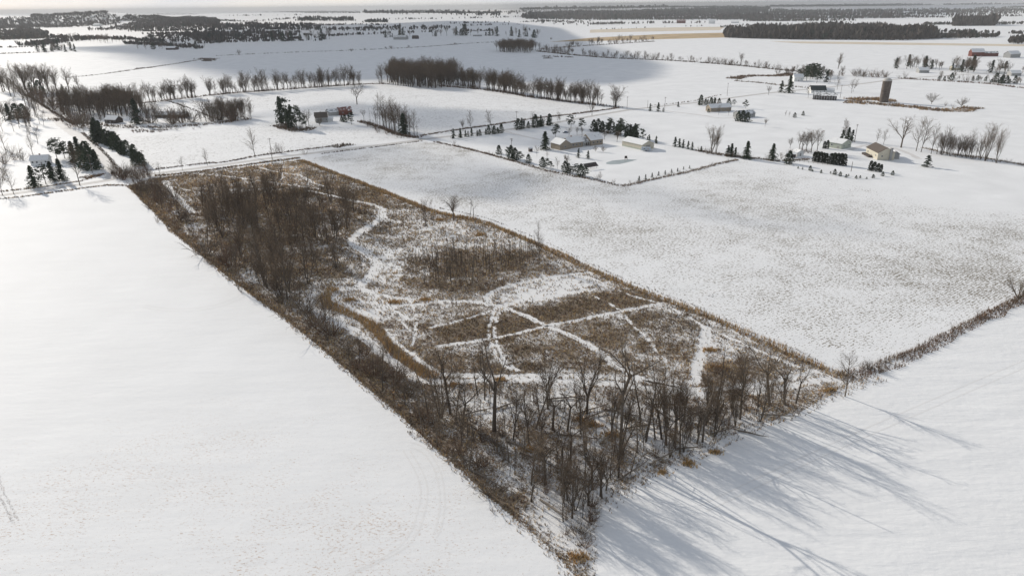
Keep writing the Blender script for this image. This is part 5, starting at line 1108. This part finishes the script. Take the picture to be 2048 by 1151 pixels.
# pond with dark ice, lawn structure, cabinet, camper
sheet('pond', [(1212, 325), (1225, 321), (1250, 319), (1275, 319), (1262, 323), (1240, 328), (1222, 329), (1213, 328)], mat_plain('pond_ice', (.36, .40, .40), rough=.35, scale=.1, var=.12), .02)
x, y = G(1252, 319); o = empty('dock_stand', (x, y, 0)); tag(o, 'small dark wooden stand beside the frozen pond', 'stand')
MB().box(-1, -1, 1, 1, 1, 1.2).build('platform', M['dark'], o); MB().box(-.9, .8, 1.2, .9, .95, 2.4).build('backrest', M['dark'], o)
for a in (-.9, .8):
    for b in (-.9, .8): MB().box(a, b, 0, a + .1, b + .1, 1).build('leg', M['dark'], o)
x, y = G(1061, 303); o = empty('play_tower', (x, y, 0), .4); tag(o, 'small dark box on legs on the left lawn of the ranch', 'play tower')
MB().box(-1.1, -1.1, 1.3, 1.1, 1.1, 2.4).build('box', M['dark'], o); wing(o, -1.2, -1.2, 2.4, 2.4, 2.45, .7, M['dark'], M['roofsnow'], ov=.2)
for a in (-1.0, .9):
    for b in (-1.0, .9): MB().box(a, b, 0, a + .12, b + .12, 1.3).build('leg', M['dark'], o)
x, y = G(1292, 302); o = empty('travel_trailer', (x, y, 0), R(-10)); tag(o, 'pale blue travel trailer parked at the right end of the cream barn', 'trailer')
MB().poly([(-3.5, -1.1, .6), (3.2, -1.1, .6), (3.6, -1.1, 1.6), (3.0, -1.1, 2.9), (-3.4, -1.1, 2.9), (-3.5, 1.1, .6), (3.2, 1.1, .6), (3.6, 1.1, 1.6), (3.0, 1.1, 2.9), (-3.4, 1.1, 2.9)], [(0, 1, 2, 3, 4), (9, 8, 7, 6, 5), (0, 5, 6, 1), (1, 6, 7, 2), (2, 7, 8, 3), (3, 8, 9, 4), (4, 9, 5, 0)]).build('body', M['blue'], o)
window(o, -2, 1.5, 1.4, .8, y=-1.1); window(o, 1, .7, .8, 1.8, y=-1.1, name='door', pm='trim')
for s in (-1, 1): MB().tube([(0, s * 1.0, .4), (0, s * 1.2, .4)], .4, 12).build('wheel', M['tyre'], o)
MB().box(3.3, -.08, .5, 5, .08, .62).build('hitch', M['dark'], o)
# rail fence beyond the field
a = Vector(G(1590, 322)); b = Vector(G(1662, 331)); d = b - a; L = d.length; o = empty('rail_fence', (a.x, a.y, 0), math.atan2(d.y, d.x)); tag(o, 'pale wooden rail fence before the arborvitae blocks', 'fence')
for k in range(int(L / 3) + 1): MB().box(k * 3, -.08, 0, k * 3 + .16, .08, 1.3).build('post', M['log'], o)
MB().box(0, -.14, .5, L, -.083, .66).box(0, -.14, 1.0, L, -.083, 1.16).build('rails', M['log'], o)
# hay wagon like junk and round bales omitted: fallen logs in the woodlot
for k, (a, b, L, an) in enumerate([(1150, 830, 9, 25), (1170, 838, 8, 28), (1040, 905, 12, -38), (1010, 880, 9, -40), (1250, 858, 8, 10), (940, 940, 11, -42), (1330, 868, 6, -60), (1090, 800, 10, 5), (1300, 930, 9, 35), (1420, 870, 7, 20), (1475, 862, 6, -30), (1120, 870, 9, -15), (1200, 890, 7, 50), (1350, 900, 6, 5), (990, 820, 7, 30), (1210, 820, 8, -25), (1060, 845, 6, 70), (1380, 830, 8, 15), (960, 870, 9, -45), (1130, 950, 8, -30), (1270, 840, 7, 140), (1440, 850, 7, 60), (1520, 830, 8, -10), (1010, 920, 8, 100), (1170, 800, 6, 160), (1300, 810, 7, -5), (930, 830, 7, 20), (1240, 960, 8, 40), (1080, 1000, 7, -50), (1340, 840, 9, 120)]):
    x, y = G(a, b); an = R(an); m = MB(); h = .3; L *= 1.25
    m.tube([(0, 0, h), (L * .35, .15, h + .15), (L * .7, -.1, h + .35), (L, .1, h + .5)], [.24, .2, .14, .05], 7)
    for q in range(3): m.tube([(L * (.4 + .2 * q), 0, h + .2), (L * (.45 + .2 * q), (-1) ** q * 1.0, h + .9), (L * (.5 + .2 * q), (-1) ** q * 1.6, h + 1.2)], [.06, .035, .01], 4)
    o = m.build('fallen_log', M['log']); o.location = (x, y, 0); o.rotation_euler = (0, 0, an); tag(o, 'fallen dead log lying on snow in the near woodlot', 'fallen log', 'fallen logs of the near woodlot')
# low pile in the open far field
x, y = G(1095, 117); m = MB()
for k in range(14):
    a = RNG.uniform(-9, 9); h = RNG.uniform(.8, 2.4) * (1 - abs(a) / 12); m.tube([(a - 2, RNG.gauss(0, 2), -.1), (a, RNG.gauss(0, 1), h), (a + 2.5, RNG.gauss(0, 2), -.1)], [.8, .9, .4], 6)
o = m.build('brush_pile', M['ditch']); o.location = (x, y, 0); tag(o, 'dark brush pile alone in the shaded far field', 'brush pile')

# ------------------------------------------------------------------ clouds: soft lenses high above, their shadows fall on the far fields
mc, nt, b = newmat('cloud'); nt.nodes.remove(b); out = nt.nodes['Material Output']
tr = N(nt, 'ShaderNodeBsdfTransparent'); df = N(nt, 'ShaderNodeBsdfDiffuse'); df.inputs[0].default_value = (.9, .9, .9, 1); tl = N(nt, 'ShaderNodeBsdfTranslucent'); tl.inputs[0].default_value = (.85, .85, .87, 1)
mx = N(nt, 'ShaderNodeMixShader'); mx.inputs[0].default_value = .5; nt.links.new(df.outputs[0], mx.inputs[1]); nt.links.new(tl.outputs[0], mx.inputs[2])
v = coords(nt); a = mth(nt, 'ADD', attr(nt, 'dens').outputs['Fac'], mth(nt, 'MULTIPLY', mth(nt, 'SUBTRACT', noise(nt, v, .006, 4, .6), .5), .9), clamp=True)
a = mth(nt, 'MULTIPLY', a, attr(nt, 'cap').outputs['Fac'])
m2 = N(nt, 'ShaderNodeMixShader'); nt.links.new(a, m2.inputs[0]); nt.links.new(tr.outputs[0], m2.inputs[1]); nt.links.new(mx.outputs[0], m2.inputs[2]); nt.links.new(m2.outputs[0], out.inputs['Surface'])
def cloud(pix, alt, soft, label, cap=.8, grid=30):
    P = GP(pix); x0, y0 = P.min(0) - soft; x1, y1 = P.max(0) + soft; grid = max(grid, (x1 - x0) / 220, (y1 - y0) / 220)
    X, Y = np.meshgrid(np.arange(x0, x1, grid), np.arange(y0, y1, grid)); d = dline(P, X, Y, True); d = np.where(inpoly(P, X, Y), d, -d)
    den = np.clip(d / soft + .3, 0, 1); k = alt / SD[2]
    XX = X + SD[0] * k; YY = Y + SD[1] * k; th = 60 * np.sqrt(den) + 8 * fbm(X, Y, 80)
    I = np.arange(X.size).reshape(X.shape); ok = (den[:-1, :-1] > 0) | (den[1:, 1:] > 0) | (den[1:, :-1] > 0) | (den[:-1, 1:] > 0)
    f = np.stack([I[:-1, :-1][ok], I[:-1, 1:][ok], I[1:, 1:][ok], I[1:, :-1][ok]], 1)
    V = np.r_[np.c_[XX.ravel(), YY.ravel(), (alt + th).ravel()], np.c_[XX.ravel(), YY.ravel(), (alt - th * .3).ravel()]]
    me = mesh_np('cloud', V, [np.r_[f, f[:, ::-1] + X.size]], mc, smooth=True, attrs={'dens': np.r_[den.ravel(), den.ravel()], 'cap': np.full(2 * X.size, min(1, cap * 1.15))})
    tag(link('cloud', me), label, 'cloud', kind='structure')
cloud([(240, 92), (110, 96), (230, 108), (340, 132), (430, 152), (560, 158), (700, 152), (820, 160), (960, 158), (1130, 163), (1230, 146), (1260, 126), (1180, 96), (1130, 76), (1100, 56), (1000, 44), (900, 42), (760, 48), (640, 50), (420, 60)], 700, 110, 'large soft cloud above the middle distance', .85)
cloud([(1040, 350), (1250, 395), (1450, 395), (1500, 372), (1380, 365), (1250, 378), (1100, 345)], 500, 26, 'small thin cloud above the stubble field', .75)
cloud([(620, 330), (700, 345), (800, 330), (900, 300), (760, 298), (650, 308)], 500, 26, 'thin cloud wisp above the road field', .6)
cloud([(480, 240), (700, 205), (1000, 225), (1150, 222), (1000, 250), (840, 270), (700, 235)], 500, 40, 'thin cloud wisp above the grainy field', .6)
cloud([(1060, 38), (1540, 40), (1830, 36), (2048, 16), (2100, 4), (1200, 8), (1020, 20)], 900, 500, 'broad cloud above the right horizon', .6)

# ------------------------------------------------------------------ haze
mh = bpy.data.materials.new('haze'); mh.use_nodes = True; nt = mh.node_tree; nt.nodes.clear()
pv = N(nt, 'ShaderNodeVolumePrincipled'); pv.inputs['Density'].default_value = 5e-5; pv.inputs['Color'].default_value = (.97, .985, 1, 1); pv.inputs['Anisotropy'].default_value = 0.0
oo = N(nt, 'ShaderNodeOutputMaterial'); nt.links.new(pv.outputs[0], oo.inputs['Volume'])
h_ = MB().box(-42000, -600, -2, 42000, 42500, 175).build('haze', mh); tag(h_, kind='stuff')
